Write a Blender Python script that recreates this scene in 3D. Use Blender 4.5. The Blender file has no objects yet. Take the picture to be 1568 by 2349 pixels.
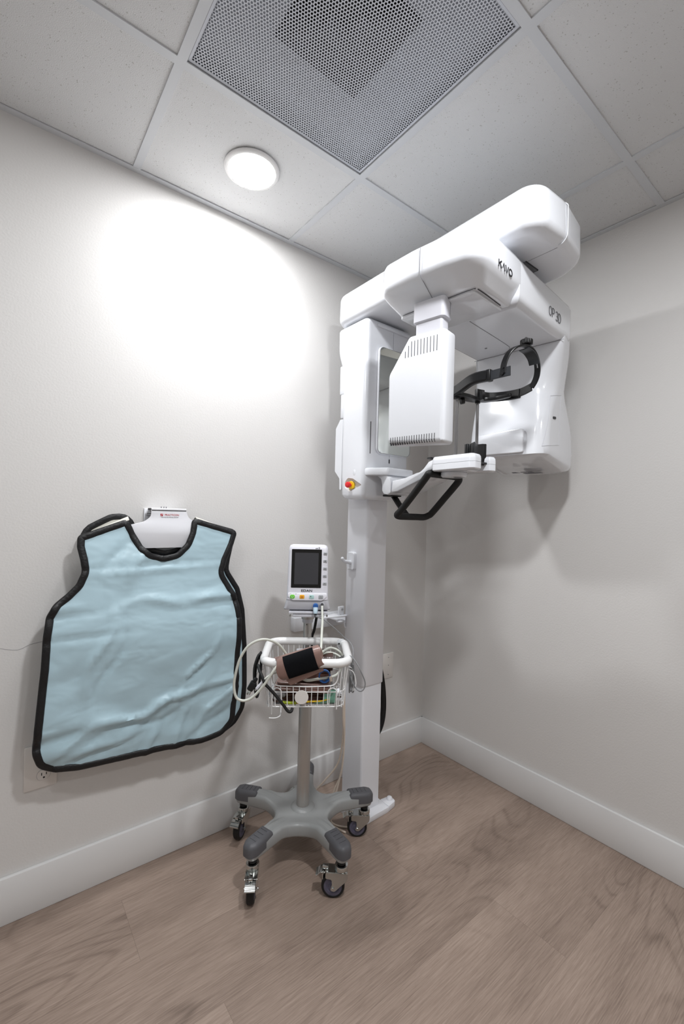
import bpy, bmesh, math, random
from mathutils import Vector, Matrix, noise
from mathutils.geometry import delaunay_2d_cdt
random.seed(7)
C = bpy.context.scene.collection
sc = bpy.context.scene
PI = math.pi

# ------------------------------------------------------------------ camera
YAW, PITCH, ROLL = 0.66493, 0.00763, 0.02691
cam_d = bpy.data.cameras.new('camera'); cam = bpy.data.objects.new('camera', cam_d); C.objects.link(cam)
fw = Vector((math.sin(YAW)*math.cos(PITCH), math.cos(YAW)*math.cos(PITCH), math.sin(PITCH)))
rt = Vector((math.cos(YAW), -math.sin(YAW), 0)); up = rt.cross(fw)
r2 = rt*math.cos(ROLL)+up*math.sin(ROLL); u2 = -rt*math.sin(ROLL)+up*math.cos(ROLL)
M = Matrix((r2, u2, -fw)).transposed().to_4x4(); M.translation = Vector((-1.88341, -1.63696, 1.2385))
cam.matrix_world = M
cam_d.sensor_fit = 'VERTICAL'; cam_d.sensor_height = 36; cam_d.lens = 36*1009.8/2349
cam_d.clip_start = 0.02
sc.camera = cam

# ------------------------------------------------------------------ world, lights, exposure
H = 2.3957                      # underside of the ceiling grid
S = 0.6096                      # 2 ft ceiling module
GX, GY = -0.9303, -0.473        # one crossing of the grid
sc.view_settings.view_transform = 'Standard'; sc.view_settings.look = 'None'
sc.view_settings.gamma = 1; sc.view_settings.use_curve_mapping = False
sc.view_settings.exposure = 0.48
wd = bpy.data.worlds.new('world'); sc.world = wd; wd.use_nodes = True
wd.node_tree.nodes['Background'].inputs[0].default_value = (.8, .84, .9, 1)
wd.node_tree.nodes['Background'].inputs[1].default_value = 0.3
LAMPS = [(-1.235, -0.268, 6.2), (-1.235, -1.388, 12.0), (-1.235, -2.52, 4.5), (-2.45, -1.388, 4.0)]  # last two are unseen fill lamps, added to brighten the room
def area(name, loc, power, size, color=(.955, .975, 1)):
    l = bpy.data.lights.new(name, 'AREA'); l.shape = 'DISK'; l.size = size; l.energy = power; l.color = color
    o = bpy.data.objects.new(name, l); C.objects.link(o); o.location = loc
    return o
for i, (x, y, p) in enumerate(LAMPS):
    area('downlight_glow', (x, y, H-.0125), p, .13)

# ------------------------------------------------------------------ materials
MATS = {}
def srgb(*c):
    f = lambda v: (v/255/12.92) if v/255 <= .04045 else ((v/255+.055)/1.055)**2.4
    return (f(c[0]), f(c[1]), f(c[2]), 1)
def mat(name, col, rough=.5, metal=0, coat=0, bump=0, bscale=200, spec=.5, trans=0, emit=None, estr=0, alpha=1, var=0, vscale=20):
    m = bpy.data.materials.new(name); m.use_nodes = True; nt = m.node_tree; b = nt.nodes['Principled BSDF']
    b.inputs['Base Color'].default_value = col; b.inputs['Roughness'].default_value = rough
    b.inputs['Metallic'].default_value = metal; b.inputs['Coat Weight'].default_value = coat
    b.inputs['Coat Roughness'].default_value = .08
    b.inputs['Specular IOR Level'].default_value = spec; b.inputs['Transmission Weight'].default_value = trans
    b.inputs['Alpha'].default_value = alpha
    if emit: b.inputs['Emission Color'].default_value = emit; b.inputs['Emission Strength'].default_value = estr
    tc = nt.nodes.new('ShaderNodeTexCoord')
    if var:
        n = nt.nodes.new('ShaderNodeTexNoise'); n.inputs['Scale'].default_value = vscale; n.inputs['Detail'].default_value = 5
        nt.links.new(tc.outputs['Object'], n.inputs['Vector'])
        mx = nt.nodes.new('ShaderNodeMix'); mx.data_type = 'RGBA'
        mx.inputs['A'].default_value = tuple(c*(1-var) for c in col[:3])+(1,); mx.inputs['B'].default_value = tuple(min(1, c*(1+var)) for c in col[:3])+(1,)
        nt.links.new(n.outputs['Fac'], mx.inputs['Factor']); nt.links.new(mx.outputs['Result'], b.inputs['Base Color'])
    if bump:
        n = nt.nodes.new('ShaderNodeTexNoise'); n.inputs['Scale'].default_value = bscale; n.inputs['Detail'].default_value = 4
        nt.links.new(tc.outputs['Object'], n.inputs['Vector'])
        bp = nt.nodes.new('ShaderNodeBump'); bp.inputs['Strength'].default_value = bump; bp.inputs['Distance'].default_value = .002
        nt.links.new(n.outputs['Fac'], bp.inputs['Height']); nt.links.new(bp.outputs['Normal'], b.inputs['Normal'])
    MATS[name] = m
    return m
mat('unseen_wall_dark', srgb(165, 163, 160), .6, bump=.2, bscale=160)  # out-of-view walls, darkened so less light bounces and shadows stay deep
mat('wall_paint', srgb(219, 217, 215), .55, bump=.25, bscale=160, var=.015, vscale=2)
mat('trim_paint', srgb(226, 226, 226), .35, bump=.05, bscale=60)
mat('grid_metal', srgb(214, 217, 221), .45, bump=.03, bscale=80)
mat('shell', srgb(228, 230, 235), .16, coat=.5, bump=.01, bscale=30)
mat('shell_satin', srgb(226, 228, 233), .4, bump=.03, bscale=300)
mat('grey_shell', srgb(205, 205, 212), .3, bump=.02, bscale=200)
mat('column_paint', srgb(232, 233, 238), .3, coat=.2, bump=.02, bscale=200)
mat('seam', srgb(140, 141, 146), .6, var=.05)
mat('dark_slot', srgb(60, 60, 64), .6, var=.05)
mat('black_plastic', srgb(15, 15, 17), .36, bump=.1, bscale=500)
mat('black_rubber', srgb(13, 13, 14), .6, bump=.2, bscale=400)
mat('charcoal', srgb(86, 86, 90), .5, bump=.15, bscale=500)
mat('smoke_plastic', srgb(46, 48, 52), .35, bump=.05, bscale=200)
mat('steel_rod', srgb(120, 118, 118), .35, metal=.6, bump=.03, bscale=200)
mat('aluminium', srgb(190, 186, 182), .38, metal=.75, bump=.05, bscale=300)
mat('chrome', srgb(200, 202, 200), .18, metal=1, bump=.02, bscale=90)
mat('base_grey', srgb(152, 154, 154), .35, coat=.3, bump=.04, bscale=400)
mat('hub_violet', srgb(92, 90, 108), .45, bump=.05)
mat('mirror', srgb(235, 238, 232), .02, metal=1, var=.01)
mat('white_wire', srgb(236, 236, 236), .3, coat=.3, bump=.02)
mat('monitor_white', srgb(226, 226, 234), .4, bump=.03, bscale=400)
mat('monitor_lower', srgb(190, 190, 196), .4, bump=.03, bscale=400)
mat('monitor_strip', srgb(244, 244, 252), .35, bump=.02)
mat('bezel', srgb(10, 10, 11), .15, coat=.5, var=.05)
mat('screen', srgb(62, 62, 66), .12, coat=.3, var=.04)
mat('key_grey', srgb(170, 172, 176), .4, var=.03)
mat('green', srgb(110, 205, 60), .4, var=.05)
mat('orange', srgb(245, 180, 40), .4, var=.05)
mat('teal', srgb(180, 215, 212), .4, var=.03)
mat('ink', srgb(30, 30, 34), .5, var=.05)
mat('ink_soft', srgb(120, 120, 126), .5, var=.05)
mat('red_ink', srgb(190, 40, 50), .5, var=.05)
mat('red', srgb(215, 40, 45), .35, var=.05)
mat('yellow', srgb(235, 195, 30), .4, var=.05)
mat('hose', srgb(205, 207, 198), .4, bump=.03)
mat('cable_grey', srgb(128, 129, 131), .45, bump=.05)
mat('beige_cable', srgb(214, 200, 186), .5, bump=.05)
mat('blue_plastic', srgb(40, 95, 165), .35, var=.05)
mat('pale_blue', srgb(200, 222, 236), .35, var=.03)
mat('taupe_vinyl', srgb(140, 112, 104), .28, bump=.25, bscale=60, var=.06)
mat('brown_vinyl', srgb(70, 48, 42), .2, bump=.5, bscale=50, var=.1)
mat('velcro', srgb(20, 21, 24), .95, bump=.6, bscale=900, spec=.1)
mat('mint', srgb(120, 170, 150), .4, var=.05)
mat('lime', srgb(160, 175, 30), .4, var=.05)
mat('clear_plastic', srgb(232, 236, 240), .08, alpha=.35, bump=.5, bscale=70)
mat('binding', srgb(12, 12, 15), .45, bump=.7, bscale=140)
mat('lining', srgb(214, 212, 204), .8, bump=.5, bscale=300)
mat('acrylic', srgb(232, 233, 238), .22, coat=.4, bump=.01)
mat('plate_white', srgb(228, 224, 220), .35, bump=.02)
mat('pan_white', srgb(176, 180, 189), .6, var=.03)
mat('louvre_grey', srgb(110, 112, 118), .6, var=.05)
mat('duct_dark', srgb(50, 51, 54), .6, var=.1)
mat('perforated_paint', srgb(212, 216, 224), .45, bump=.02)
mat('lamp_ring', srgb(240, 240, 240), .4, bump=.02)
mat('lamp_lens', (1, 1, 1, 1), .4, emit=(1, .99, .97, 1), estr=30, var=.01)

def nodes(name):
    m = bpy.data.materials.new(name); m.use_nodes = True; MATS[name] = m
    return m.node_tree, m.node_tree.nodes, m.node_tree.links, m.node_tree.nodes['Principled BSDF']
def tile_material():
    nt, N, L, b = nodes('ceiling_tile')
    tc = N.new('ShaderNodeTexCoord')
    v = N.new('ShaderNodeTexVoronoi'); v.inputs['Scale'].default_value = 130; L.new(tc.outputs['Object'], v.inputs['Vector'])
    n2 = N.new('ShaderNodeTexNoise'); n2.inputs['Scale'].default_value = 60; n2.inputs['Detail'].default_value = 3; L.new(tc.outputs['Object'], n2.inputs['Vector'])
    t = N.new('ShaderNodeMath'); t.operation = 'MULTIPLY_ADD'; L.new(n2.outputs['Fac'], t.inputs[0]); t.inputs[1].default_value = -.75; t.inputs[2].default_value = .50
    lt = N.new('ShaderNodeMath'); lt.operation = 'LESS_THAN'; L.new(v.outputs['Distance'], lt.inputs[0]); L.new(t.outputs[0], lt.inputs[1])
    n = N.new('ShaderNodeTexNoise'); n.inputs['Scale'].default_value = 420; n.inputs['Detail'].default_value = 5; L.new(tc.outputs['Object'], n.inputs['Vector'])
    mx = N.new('ShaderNodeMix'); mx.data_type = 'RGBA'; mx.inputs['A'].default_value = srgb(226, 227, 228); mx.inputs['B'].default_value = srgb(196, 196, 194)
    L.new(lt.outputs[0], mx.inputs['Factor']); L.new(mx.outputs['Result'], b.inputs['Base Color'])
    b.inputs['Roughness'].default_value = .9
    bp = N.new('ShaderNodeBump'); bp.inputs['Strength'].default_value = .55; bp.inputs['Distance'].default_value = .003
    L.new(n.outputs['Fac'], bp.inputs['Height']); L.new(bp.outputs['Normal'], b.inputs['Normal'])
tile_material()
def floor_material():
    nt, N, L, b = nodes('oak_plank')
    def mth(op, a, bb=None, c=None):
        m = N.new('ShaderNodeMath'); m.operation = op
        for i, x in enumerate((a, bb, c)):
            if x is None: continue
            if isinstance(x, (int, float)): m.inputs[i].default_value = x
            else: L.new(x, m.inputs[i])
        return m.outputs[0]
    tc = N.new('ShaderNodeTexCoord'); sp = N.new('ShaderNodeSeparateXYZ'); L.new(tc.outputs['Object'], sp.inputs[0])
    X, Y = sp.outputs[0], sp.outputs[1]
    rowf = mth('DIVIDE', mth('MULTIPLY', mth('ADD', Y, .122), -1), .2347)
    row = mth('FLOOR', rowf); rf = mth('FRACT', rowf)
    colf = mth('DIVIDE', mth('ADD', X, mth('SUBTRACT', 1.54, mth('MULTIPLY', row, .8205))), 1.5)
    col = mth('FLOOR', colf); cf = mth('FRACT', colf)
    seed = mth('ADD', mth('MULTIPLY', row, 3.17), mth('MULTIPLY', col, 7.71))
    cx = N.new('ShaderNodeCombineXYZ'); L.new(mth('MULTIPLY', X, .035), cx.inputs[0]); L.new(Y, cx.inputs[1]); L.new(seed, cx.inputs[2])
    # cathedral figure: contours of a smooth stretched noise field
    cn = N.new('ShaderNodeCombineXYZ'); L.new(mth('MULTIPLY', X, .28), cn.inputs[0]); L.new(Y, cn.inputs[1]); L.new(seed, cn.inputs[2])
    n1 = N.new('ShaderNodeTexNoise'); n1.inputs['Scale'].default_value = 4.2; n1.inputs['Detail'].default_value = 1.2; L.new(cn.outputs[0], n1.inputs['Vector'])
    ring = mth('MULTIPLY_ADD', mth('SINE', mth('MULTIPLY', n1.outputs['Fac'], 120)), .5, .5)
    n2 = N.new('ShaderNodeTexNoise'); n2.inputs['Scale'].default_value = 330; n2.inputs['Detail'].default_value = 6; n2.inputs['Roughness'].default_value = .7; L.new(cx.outputs[0], n2.inputs['Vector'])
    cb = N.new('ShaderNodeCombineXYZ'); L.new(mth('MULTIPLY', X, .3), cb.inputs[0]); L.new(Y, cb.inputs[1]); L.new(seed, cb.inputs[2])
    n3 = N.new('ShaderNodeTexNoise'); n3.inputs['Scale'].default_value = 7; n3.inputs['Detail'].default_value = 4; L.new(cb.outputs[0], n3.inputs['Vector'])
    mk = N.new('ShaderNodeTexNoise'); mk.inputs['Scale'].default_value = 2.2; L.new(cb.outputs[0], mk.inputs['Vector'])
    ms = N.new('ShaderNodeMapRange'); ms.inputs['From Min'].default_value = .48; ms.inputs['From Max'].default_value = .62; L.new(mk.outputs['Fac'], ms.inputs['Value'])
    fig = mth('MULTIPLY', mth('MULTIPLY', mth('POWER', ring, 5), -.11), ms.outputs[0])
    v = mth('ADD', mth('ADD', mth('MULTIPLY', n2.outputs['Fac'], .68), mth('MULTIPLY', n3.outputs['Fac'], .42)), fig)
    wn = N.new('ShaderNodeTexWhiteNoise'); wn.noise_dimensions = '1D'; L.new(seed, wn.inputs['W'])
    v = mth('ADD', v, mth('MULTIPLY', mth('SUBTRACT', wn.outputs['Value'], .5), .03))
    cr = N.new('ShaderNodeValToRGB'); L.new(v, cr.inputs[0])
    e = cr.color_ramp.elements; e[0].position = .30; e[0].color = srgb(110, 94, 84); e[1].position = .74; e[1].color = srgb(173, 154, 141)
    k = cr.color_ramp.elements.new(.52); k.color = srgb(147, 129, 117)
    g1 = mth('LESS_THAN', mth('MINIMUM', rf, mth('SUBTRACT', 1, rf)), .0022)
    g2 = mth('LESS_THAN', mth('MINIMUM', cf, mth('SUBTRACT', 1, cf)), .0004)
    g = mth('MAXIMUM', g1, g2)
    mx = N.new('ShaderNodeMix'); mx.data_type = 'RGBA'; mx.inputs['B'].default_value = srgb(96, 82, 74)
    L.new(mth('MULTIPLY', g, .42), mx.inputs['Factor']); L.new(cr.outputs[0], mx.inputs['A']); L.new(mx.outputs['Result'], b.inputs['Base Color'])
    b.inputs['Roughness'].default_value = .42; b.inputs['Specular IOR Level'].default_value = .4
    bp = N.new('ShaderNodeBump'); bp.inputs['Strength'].default_value = .12; bp.inputs['Distance'].default_value = .001
    L.new(n2.outputs['Fac'], bp.inputs['Height']); L.new(bp.outputs['Normal'], b.inputs['Normal'])
floor_material()
def apron_material():
    nt, N, L, b = nodes('apron_vinyl')
    tc = N.new('ShaderNodeTexCoord')
    b.inputs['Base Color'].default_value = srgb(177, 204, 215); b.inputs['Roughness'].default_value = .33
    b.inputs['Sheen Weight'].default_value = .15
    mp = N.new('ShaderNodeMapping'); mp.inputs['Scale'].default_value = (1, 1, 1.6); mp.inputs['Rotation'].default_value = (0, .5, 0); L.new(tc.outputs['Object'], mp.inputs[0])
    n = N.new('ShaderNodeTexNoise'); n.inputs['Scale'].default_value = 8; n.inputs['Detail'].default_value = 2; n.inputs['Distortion'].default_value = .3; L.new(mp.outputs[0], n.inputs['Vector'])
    n2 = N.new('ShaderNodeTexNoise'); n2.inputs['Scale'].default_value = 500; L.new(tc.outputs['Object'], n2.inputs['Vector'])
    bp = N.new('ShaderNodeBump'); bp.inputs['Strength'].default_value = .5; bp.inputs['Distance'].default_value = .014; L.new(n.outputs['Fac'], bp.inputs['Height'])
    bp2 = N.new('ShaderNodeBump'); bp2.inputs['Strength'].default_value = .08; bp2.inputs['Distance'].default_value = .001; L.new(n2.outputs['Fac'], bp2.inputs['Height']); L.new(bp.outputs['Normal'], bp2.inputs['Normal'])
    L.new(bp2.outputs['Normal'], b.inputs['Normal'])
apron_material()

# ------------------------------------------------------------------ mesh helpers
class MB:
    """collects shapes; every face remembers which material slot it belongs to"""
    def __init__(self, f=None): self.bm = bmesh.new(); self.mi = 0; self.mats = []; self.f = f
    def use(self, name):
        if name not in self.mats: self.mats.append(name)
        self.mi = self.mats.index(name); return self
    def V(self, p):
        p = Vector(p); return self.bm.verts.new(self.f(p) if self.f else p)
    def face(self, vs):
        try: f = self.bm.faces.new(vs)
        except ValueError: return None
        f.material_index = self.mi; f.smooth = True; return f
    def loft(self, rings, caps=True, closed=True, loop=False):
        R = [[self.V(p) for p in r] for r in rings]; n = len(R[0])
        pairs = list(zip(R, R[1:])) + ([(R[-1], R[0])] if loop else [])
        for a, b in pairs:
            for i in range(n if closed else n-1):
                j = (i+1) % n; self.face([a[i], a[j], b[j], b[i]])
        if caps and not loop:
            self.face(R[0][::-1]); self.face(R[-1])
        return self
    def box(self, c, s, rz=0, bev=0, m=None):
        hx, hy, hz = s[0]/2, s[1]/2, s[2]/2
        b = min(bev, hx*.95, hy*.95, hz*.95)
        def ring(z, i):
            k = rrect(hx-i, hy-i, max(b-i*0, 0.0001) if b else 0, 3 if b else 0)
            return [(x, y, z) for x, y in k]
        if b: prof = [(-hz, b), (-hz+b*.3, b*.3), (-hz+b, 0), (hz-b, 0), (hz-b*.3, b*.3), (hz, b)]
        else: prof = [(-hz, 0), (hz, 0)]
        T = Matrix.Translation(c) @ Matrix.Rotation(rz, 4, 'Z')
        if m is not None: T = Matrix.Translation(c) @ m.to_4x4()
        return self.loft([[T @ Vector(p) for p in ring(z, i)] for z, i in prof])
    def prism(self, poly, a, b, frame=None, bev=0):
        """polygon in 2-D, extruded from a to b along the third axis; frame maps (u,v,w)->world"""
        F = frame or (lambda u, v, w: (u, v, w))
        if bev: prof = [(a, bev), (a+bev*.3, bev*.3), (a+bev, 0), (b-bev, 0), (b-bev*.3, bev*.3), (b, bev)]
        else: prof = [(a, 0), (b, 0)]
        return self.loft([[F(u, v, w) for u, v in inset(poly, i)] for w, i in prof])
    def cyl(self, c, r, h, axis=(0, 0, 1), n=24, bev=0, r2=None):
        r2 = r if r2 is None else r2
        prof = [(-h/2, r-bev), (-h/2+bev, r), (h/2-bev, r2), (h/2, r2-bev)] if bev else [(-h/2, r), (h/2, r2)]
        return self.lathe(c, prof, axis, n)
    def lathe(self, c, prof, axis=(0, 0, 1), n=24):
        ax = Vector(axis).normalized(); q = Vector((0, 0, 1)).rotation_difference(ax).to_matrix(); c = Vector(c)
        return self.loft([[c + q @ Vector((r*math.cos(2*PI*i/n), r*math.sin(2*PI*i/n), z)) for i in range(n)] for z, r in prof])
    def tube(self, pts, r, n=10, smooth=6, closed=False, caps=True, taper=None):
        P = spline(pts, smooth, closed) if smooth else [Vector(p) for p in pts]
        fr = frames(P, closed); m = len(P)
        rings = []
        for k, (p, (t, a, b)) in enumerate(zip(P, fr)):
            rr = r if taper is None else r*taper(k/(m-1))
            rings.append([p + a*rr*math.cos(2*PI*i/n) + b*rr*math.sin(2*PI*i/n) for i in range(n)])
        return self.loft(rings, caps=caps and not closed, loop=closed)
    def strip(self, pts, w, t, up, smooth=6, closed=False):
        """rectangular band swept along a path; w measured along `up`, t across it"""
        P = spline(pts, smooth, closed) if smooth else [Vector(p) for p in pts]
        n = len(P); rings = []
        for i, p in enumerate(P):
            a = P[(i+1) % n] if (closed or i < n-1) else P[i]; c = P[i-1] if (closed or i > 0) else P[i]
            tg = (a-c).normalized(); U = Vector(up) if not callable(up) else up(i/(n-1), tg)
            U = (U - tg*U.dot(tg)).normalized(); sd = tg.cross(U)
            e = .25*min(w, t)
            q = [(w/2-e, t/2), (w/2, t/2-e), (w/2, -t/2+e), (w/2-e, -t/2), (-w/2+e, -t/2), (-w/2, -t/2+e), (-w/2, t/2-e), (-w/2+e, t/2)]
            rings.append([p + U*x + sd*y for x, y in q])
        return self.loft(rings, caps=not closed, loop=closed)
    def sphere(self, c, r, s=(1, 1, 1), n=16, m=10):
        c = Vector(c); rings = []
        for j in range(1, m):
            a = -PI/2 + PI*j/m
            rings.append([c + Vector((r*s[0]*math.cos(a)*math.cos(2*PI*i/n), r*s[1]*math.cos(a)*math.sin(2*PI*i/n), r*s[2]*math.sin(a))) for i in range(n)])
        return self.loft(rings)
def rrect(hx, hy, r, n=4):
    if not r or not n: return [(hx, -hy), (hx, hy), (-hx, hy), (-hx, -hy)]
    r = min(r, hx*.999, hy*.999); o = []
    for cx, cy, a0 in ((hx-r, -hy+r, -PI/2), (hx-r, hy-r, 0), (-hx+r, hy-r, PI/2), (-hx+r, -hy+r, PI)):
        for k in range(n+1):
            a = a0 + PI/2*k/n; o.append((cx+r*math.cos(a), cy+r*math.sin(a)))
    return o
class RP(list): pass
def rpoly(pts, radii, n=5):
    """polygon with each corner rounded by its own radius"""
    if isinstance(radii, (int, float)): radii = [radii]*len(pts)
    o = RP(); m = len(pts); o.src = ([tuple(p[:2]) for p in pts], list(radii), n)
    for i in range(m):
        p = Vector(pts[i]).to_2d(); a = Vector(pts[i-1]).to_2d()-p; b = Vector(pts[(i+1) % m]).to_2d()-p
        la, lb = a.length, b.length; a /= la; b /= lb
        ang = math.acos(max(-1, min(1, a.dot(b)))); d = min(radii[i]/max(math.tan(ang/2), .05), la*.49, lb*.49)
        r = d*math.tan(ang/2); kf = 4/3*math.tan((PI-ang)/4)*r/d if d > 1e-9 else 0
        p0, p3 = p+a*d, p+b*d; p1, p2 = p+a*d*(1-kf), p+b*d*(1-kf)
        for k in range(n+1):
            t = k/n; q = p0*(1-t)**3+p1*3*t*(1-t)**2+p2*3*t*t*(1-t)+p3*t**3
            o.append((q.x, q.y))
    return o
def inset(poly, d):
    if not d: return poly
    if hasattr(poly, 'src'):                                            # inset the sharp outline, then round it again
        P, rr, k = poly.src; m = len(P); A = sum(P[i][0]*P[(i+1) % m][1]-P[(i+1) % m][0]*P[i][1] for i in range(m)); s = 1 if A > 0 else -1
        q = inset(list(P), d); r2 = []
        for i in range(m):
            a, b, c = P[i-1], P[i], P[(i+1) % m]; t = ((b[0]-a[0])*(c[1]-b[1])-(b[1]-a[1])*(c[0]-b[0]))*s
            r2.append(max(.0003, rr[i]-d if t > 0 else rr[i]+d))
        return rpoly(q, r2, k)
    n = len(poly); A = sum(poly[i][0]*poly[(i+1) % n][1]-poly[(i+1) % n][0]*poly[i][1] for i in range(n)); s = 1 if A > 0 else -1
    o = []
    for i in range(n):
        p = Vector(poly[i]); a = Vector(poly[i-1]); b = Vector(poly[(i+1) % n])
        e1 = p-a; e2 = b-p
        if e1.length < 1e-7: e1 = e2
        if e2.length < 1e-7: e2 = e1
        n1 = Vector((-e1.y, e1.x)).normalized()*s; n2 = Vector((-e2.y, e2.x)).normalized()*s
        m = n1+n2; m = m/(m.length**2)*2 if m.length > .4 else n1
        q = p + m*d; o.append((q.x, q.y))
    return o
def spline(pts, k=6, closed=False):
    P = [Vector(p) for p in pts]; n = len(P); o = []
    rng = range(n if closed else n-1)
    for i in rng:
        p0 = P[i-1] if (closed or i > 0) else P[0]*2-P[1]; p1 = P[i]; p2 = P[(i+1) % n]
        p3 = P[(i+2) % n] if (closed or i+2 < n) else P[-1]*2-P[-2]
        for j in range(k):
            t = j/k; o.append(.5*((2*p1)+(p2-p0)*t+(2*p0-5*p1+4*p2-p3)*t*t+(-p0+3*p1-3*p2+p3)*t**3))
    if not closed: o.append(P[-1])
    return o
def frames(P, closed=False):
    n = len(P); T = []
    for i in range(n):
        a = P[(i+1) % n] if (closed or i < n-1) else P[i]; c = P[i-1] if (closed or i > 0) else P[i]
        T.append((a-c).normalized())
    u = Vector((0, 0, 1)) if abs(T[0].z) < .9 else Vector((1, 0, 0)); a = (u-T[0]*u.dot(T[0])).normalized(); o = []
    for t in T:
        a = a - t*a.dot(t); a = a.normalized() if a.length > 1e-6 else Vector((1, 0, 0)); o.append((t, a, t.cross(a)))
    return o
def obj(name, mb, parent=None, world=True, sharp=38, mats=None, solid=0):
    bm = mb.bm
    bmesh.ops.remove_doubles(bm, verts=bm.verts, dist=1e-6)
    bmesh.ops.recalc_face_normals(bm, faces=bm.faces)
    for e in bm.edges:
        if len(e.link_faces) == 2: e.smooth = e.calc_face_angle(0) < math.radians(sharp)
    me = bpy.data.meshes.new(name); bm.to_mesh(me); bm.free()
    for m in (mats or mb.mats or ['shell']): me.materials.append(MATS[m])
    o = bpy.data.objects.new(name, me); C.objects.link(o)
    if parent is not None:
        o.parent = parent
        if world: o.matrix_parent_inverse = WORLD_INV[parent.name]
        WORLD_INV[o.name] = WORLD_INV[parent.name]
    else: WORLD_INV[o.name] = Matrix.Identity(4)
    if solid:
        s = o.modifiers.new('thickness', 'SOLIDIFY'); s.thickness = solid; s.offset = 0
    return o
WORLD_INV = {}
def thing(name, label, cat, loc=(0, 0, 0), rz=0, group=None):
    o = bpy.data.objects.new(name, None); C.objects.link(o); o.empty_display_size = .05
    o.location = loc; o.rotation_euler = (0, 0, rz); o['label'] = label; o['category'] = cat
    if group: o['group'] = group
    WORLD_INV[o.name] = (Matrix.Translation(loc) @ Matrix.Rotation(rz, 4, 'Z')).inverted()
    return o
def sub(name, mb, parent, **k):
    """child of a mesh part: parent meshes keep their own parent-inverse, so a sub-part needs none"""
    o = obj(name, mb, None, **k); o.parent = parent; return o
def tag(o, label, cat, group=None):
    o['label'] = label; o['category'] = cat
    if group: o['group'] = group
    return o
def struct(name, mb, **k):
    o = obj(name, mb, **k); o['kind'] = 'structure'; return o
def text_mesh(name, s, size, org, xd, yd, m, parent, depth=.0006, sx=1, align='CENTER', bold=0):
    cu = bpy.data.curves.new(name, 'FONT'); cu.body = s; cu.size = size; cu.align_x = align; cu.align_y = 'CENTER'; cu.extrude = depth; cu.offset = bold
    t = bpy.data.objects.new(name, cu); C.objects.link(t)
    bpy.context.view_layer.update()
    me = bpy.data.meshes.new_from_object(t.evaluated_get(bpy.context.evaluated_depsgraph_get()))
    bpy.data.objects.remove(t)
    X = Vector(xd).normalized(); Y = Vector(yd).normalized(); Z = X.cross(Y)
    T = Matrix((X*sx, Y, Z)).transposed().to_4x4(); T.translation = Vector(org); me.transform(T)
    me.materials.clear(); me.materials.append(MATS[m]); me.name = name
    return me
def add_mesh(name, me, parent, world=True):
    o = bpy.data.objects.new(name, me); C.objects.link(o); o.parent = parent
    return o
def cut(o, cutter_mb):
    """subtract a shape from a part and keep the result as plain mesh"""
    c = obj('cutter', cutter_mb); m = o.modifiers.new('cut', 'BOOLEAN'); m.operation = 'DIFFERENCE'; m.object = c; m.solver = 'EXACT'
    bpy.context.view_layer.update()
    me = bpy.data.meshes.new_from_object(o.evaluated_get(bpy.context.evaluated_depsgraph_get()))
    o.modifiers.clear(); o.data = me
    bm = bmesh.new(); bm.from_mesh(me)
    for e in bm.edges:
        if len(e.link_faces) == 2: e.smooth = e.calc_face_angle(0) < math.radians(38)
    for f in bm.faces: f.smooth = True
    bm.to_mesh(me); bm.free(); bpy.data.objects.remove(c)

# ------------------------------------------------------------------ the room
XB, YB = -2.75, -2.75
b = MB().use('oak_plank'); b.box(((XB)/2, YB/2, -.02), (-XB, -YB, .04)); struct('floor', b)
b = MB().use('wall_paint'); b.box((XB/2, .05, H/2+.01), (-XB+.2, .1, H+.02)); struct('wall_left', b)
b = MB().use('wall_paint'); b.box((.05, YB/2, H/2+.01), (.1, -YB, H+.02)); struct('wall_right', b)
b = MB().use('unseen_wall_dark'); b.box((XB-.05, YB/2, H/2+.01), (.1, -YB, H+.02)); struct('wall_back', b)
b = MB().use('unseen_wall_dark'); b.box((XB/2, YB-.05, H/2+.01), (-XB+.2, .1, H+.02)); struct('wall_front', b)
HB, TB = .1393, .014
def baseboard(name, p, s):
    b = MB().use('trim_paint'); b.box(p, s, bev=.0035); struct(name, b)
baseboard('baseboard_left', (XB/2, -TB/2, HB/2), (-XB, TB, HB))
baseboard('baseboard_right', (-TB/2, YB/2, HB/2), (TB, -YB, HB))
baseboard('baseboard_back', (XB+TB/2, YB/2, HB/2), (TB, -YB, HB))
baseboard('baseboard_front', (XB/2, YB+TB/2, HB/2), (-XB, TB, HB))
b = MB().use('ink_soft')
b.tube([(-1.93, -.0002, .835), (-1.865, -.0002, .819), (-1.823, -.0002, .808), (-1.791, -.0002, .820), (-1.745, -.0002, .826)], .0004, n=5, smooth=3)
struct('wall_pencil_line', b)  # thin pencil line on the left wall, not a trim piece
# ceiling: lay-in tiles (the vent panel's bay stays open), T-bar grid, wall angle
xs = sorted([0]+[GX+k*S for k in range(-3, 3) if XB < GX+k*S < 0]+[XB]); ys = sorted([0]+[GY-k*S for k in range(0, 5) if GY-k*S > YB]+[YB])
VX0, VX1, VY0, VY1 = GX-S, GX, GY-S, GY
b = MB().use('ceiling_tile')
for x0, x1 in zip(xs, xs[1:]):
    for y0, y1 in zip(ys, ys[1:]):
        if abs(x0-VX0) < .01 and abs(y0-VY0) < .01: continue
        b.box(((x0+x1)/2, (y0+y1)/2, H+.0115), (x1-x0-.004, y1-y0-.004, .015))
b.use('duct_dark'); b.box((XB/2, YB/2, H+.30), (-XB, -YB, .02))
struct('ceiling', b)
b = MB().use('grid_metal')
for x in xs[1:-1]:
    b.box((x, YB/2, H+.002), (.024, -YB, .004)); b.box((x, YB/2, H+.02), (.003, -YB, .034))
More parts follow.
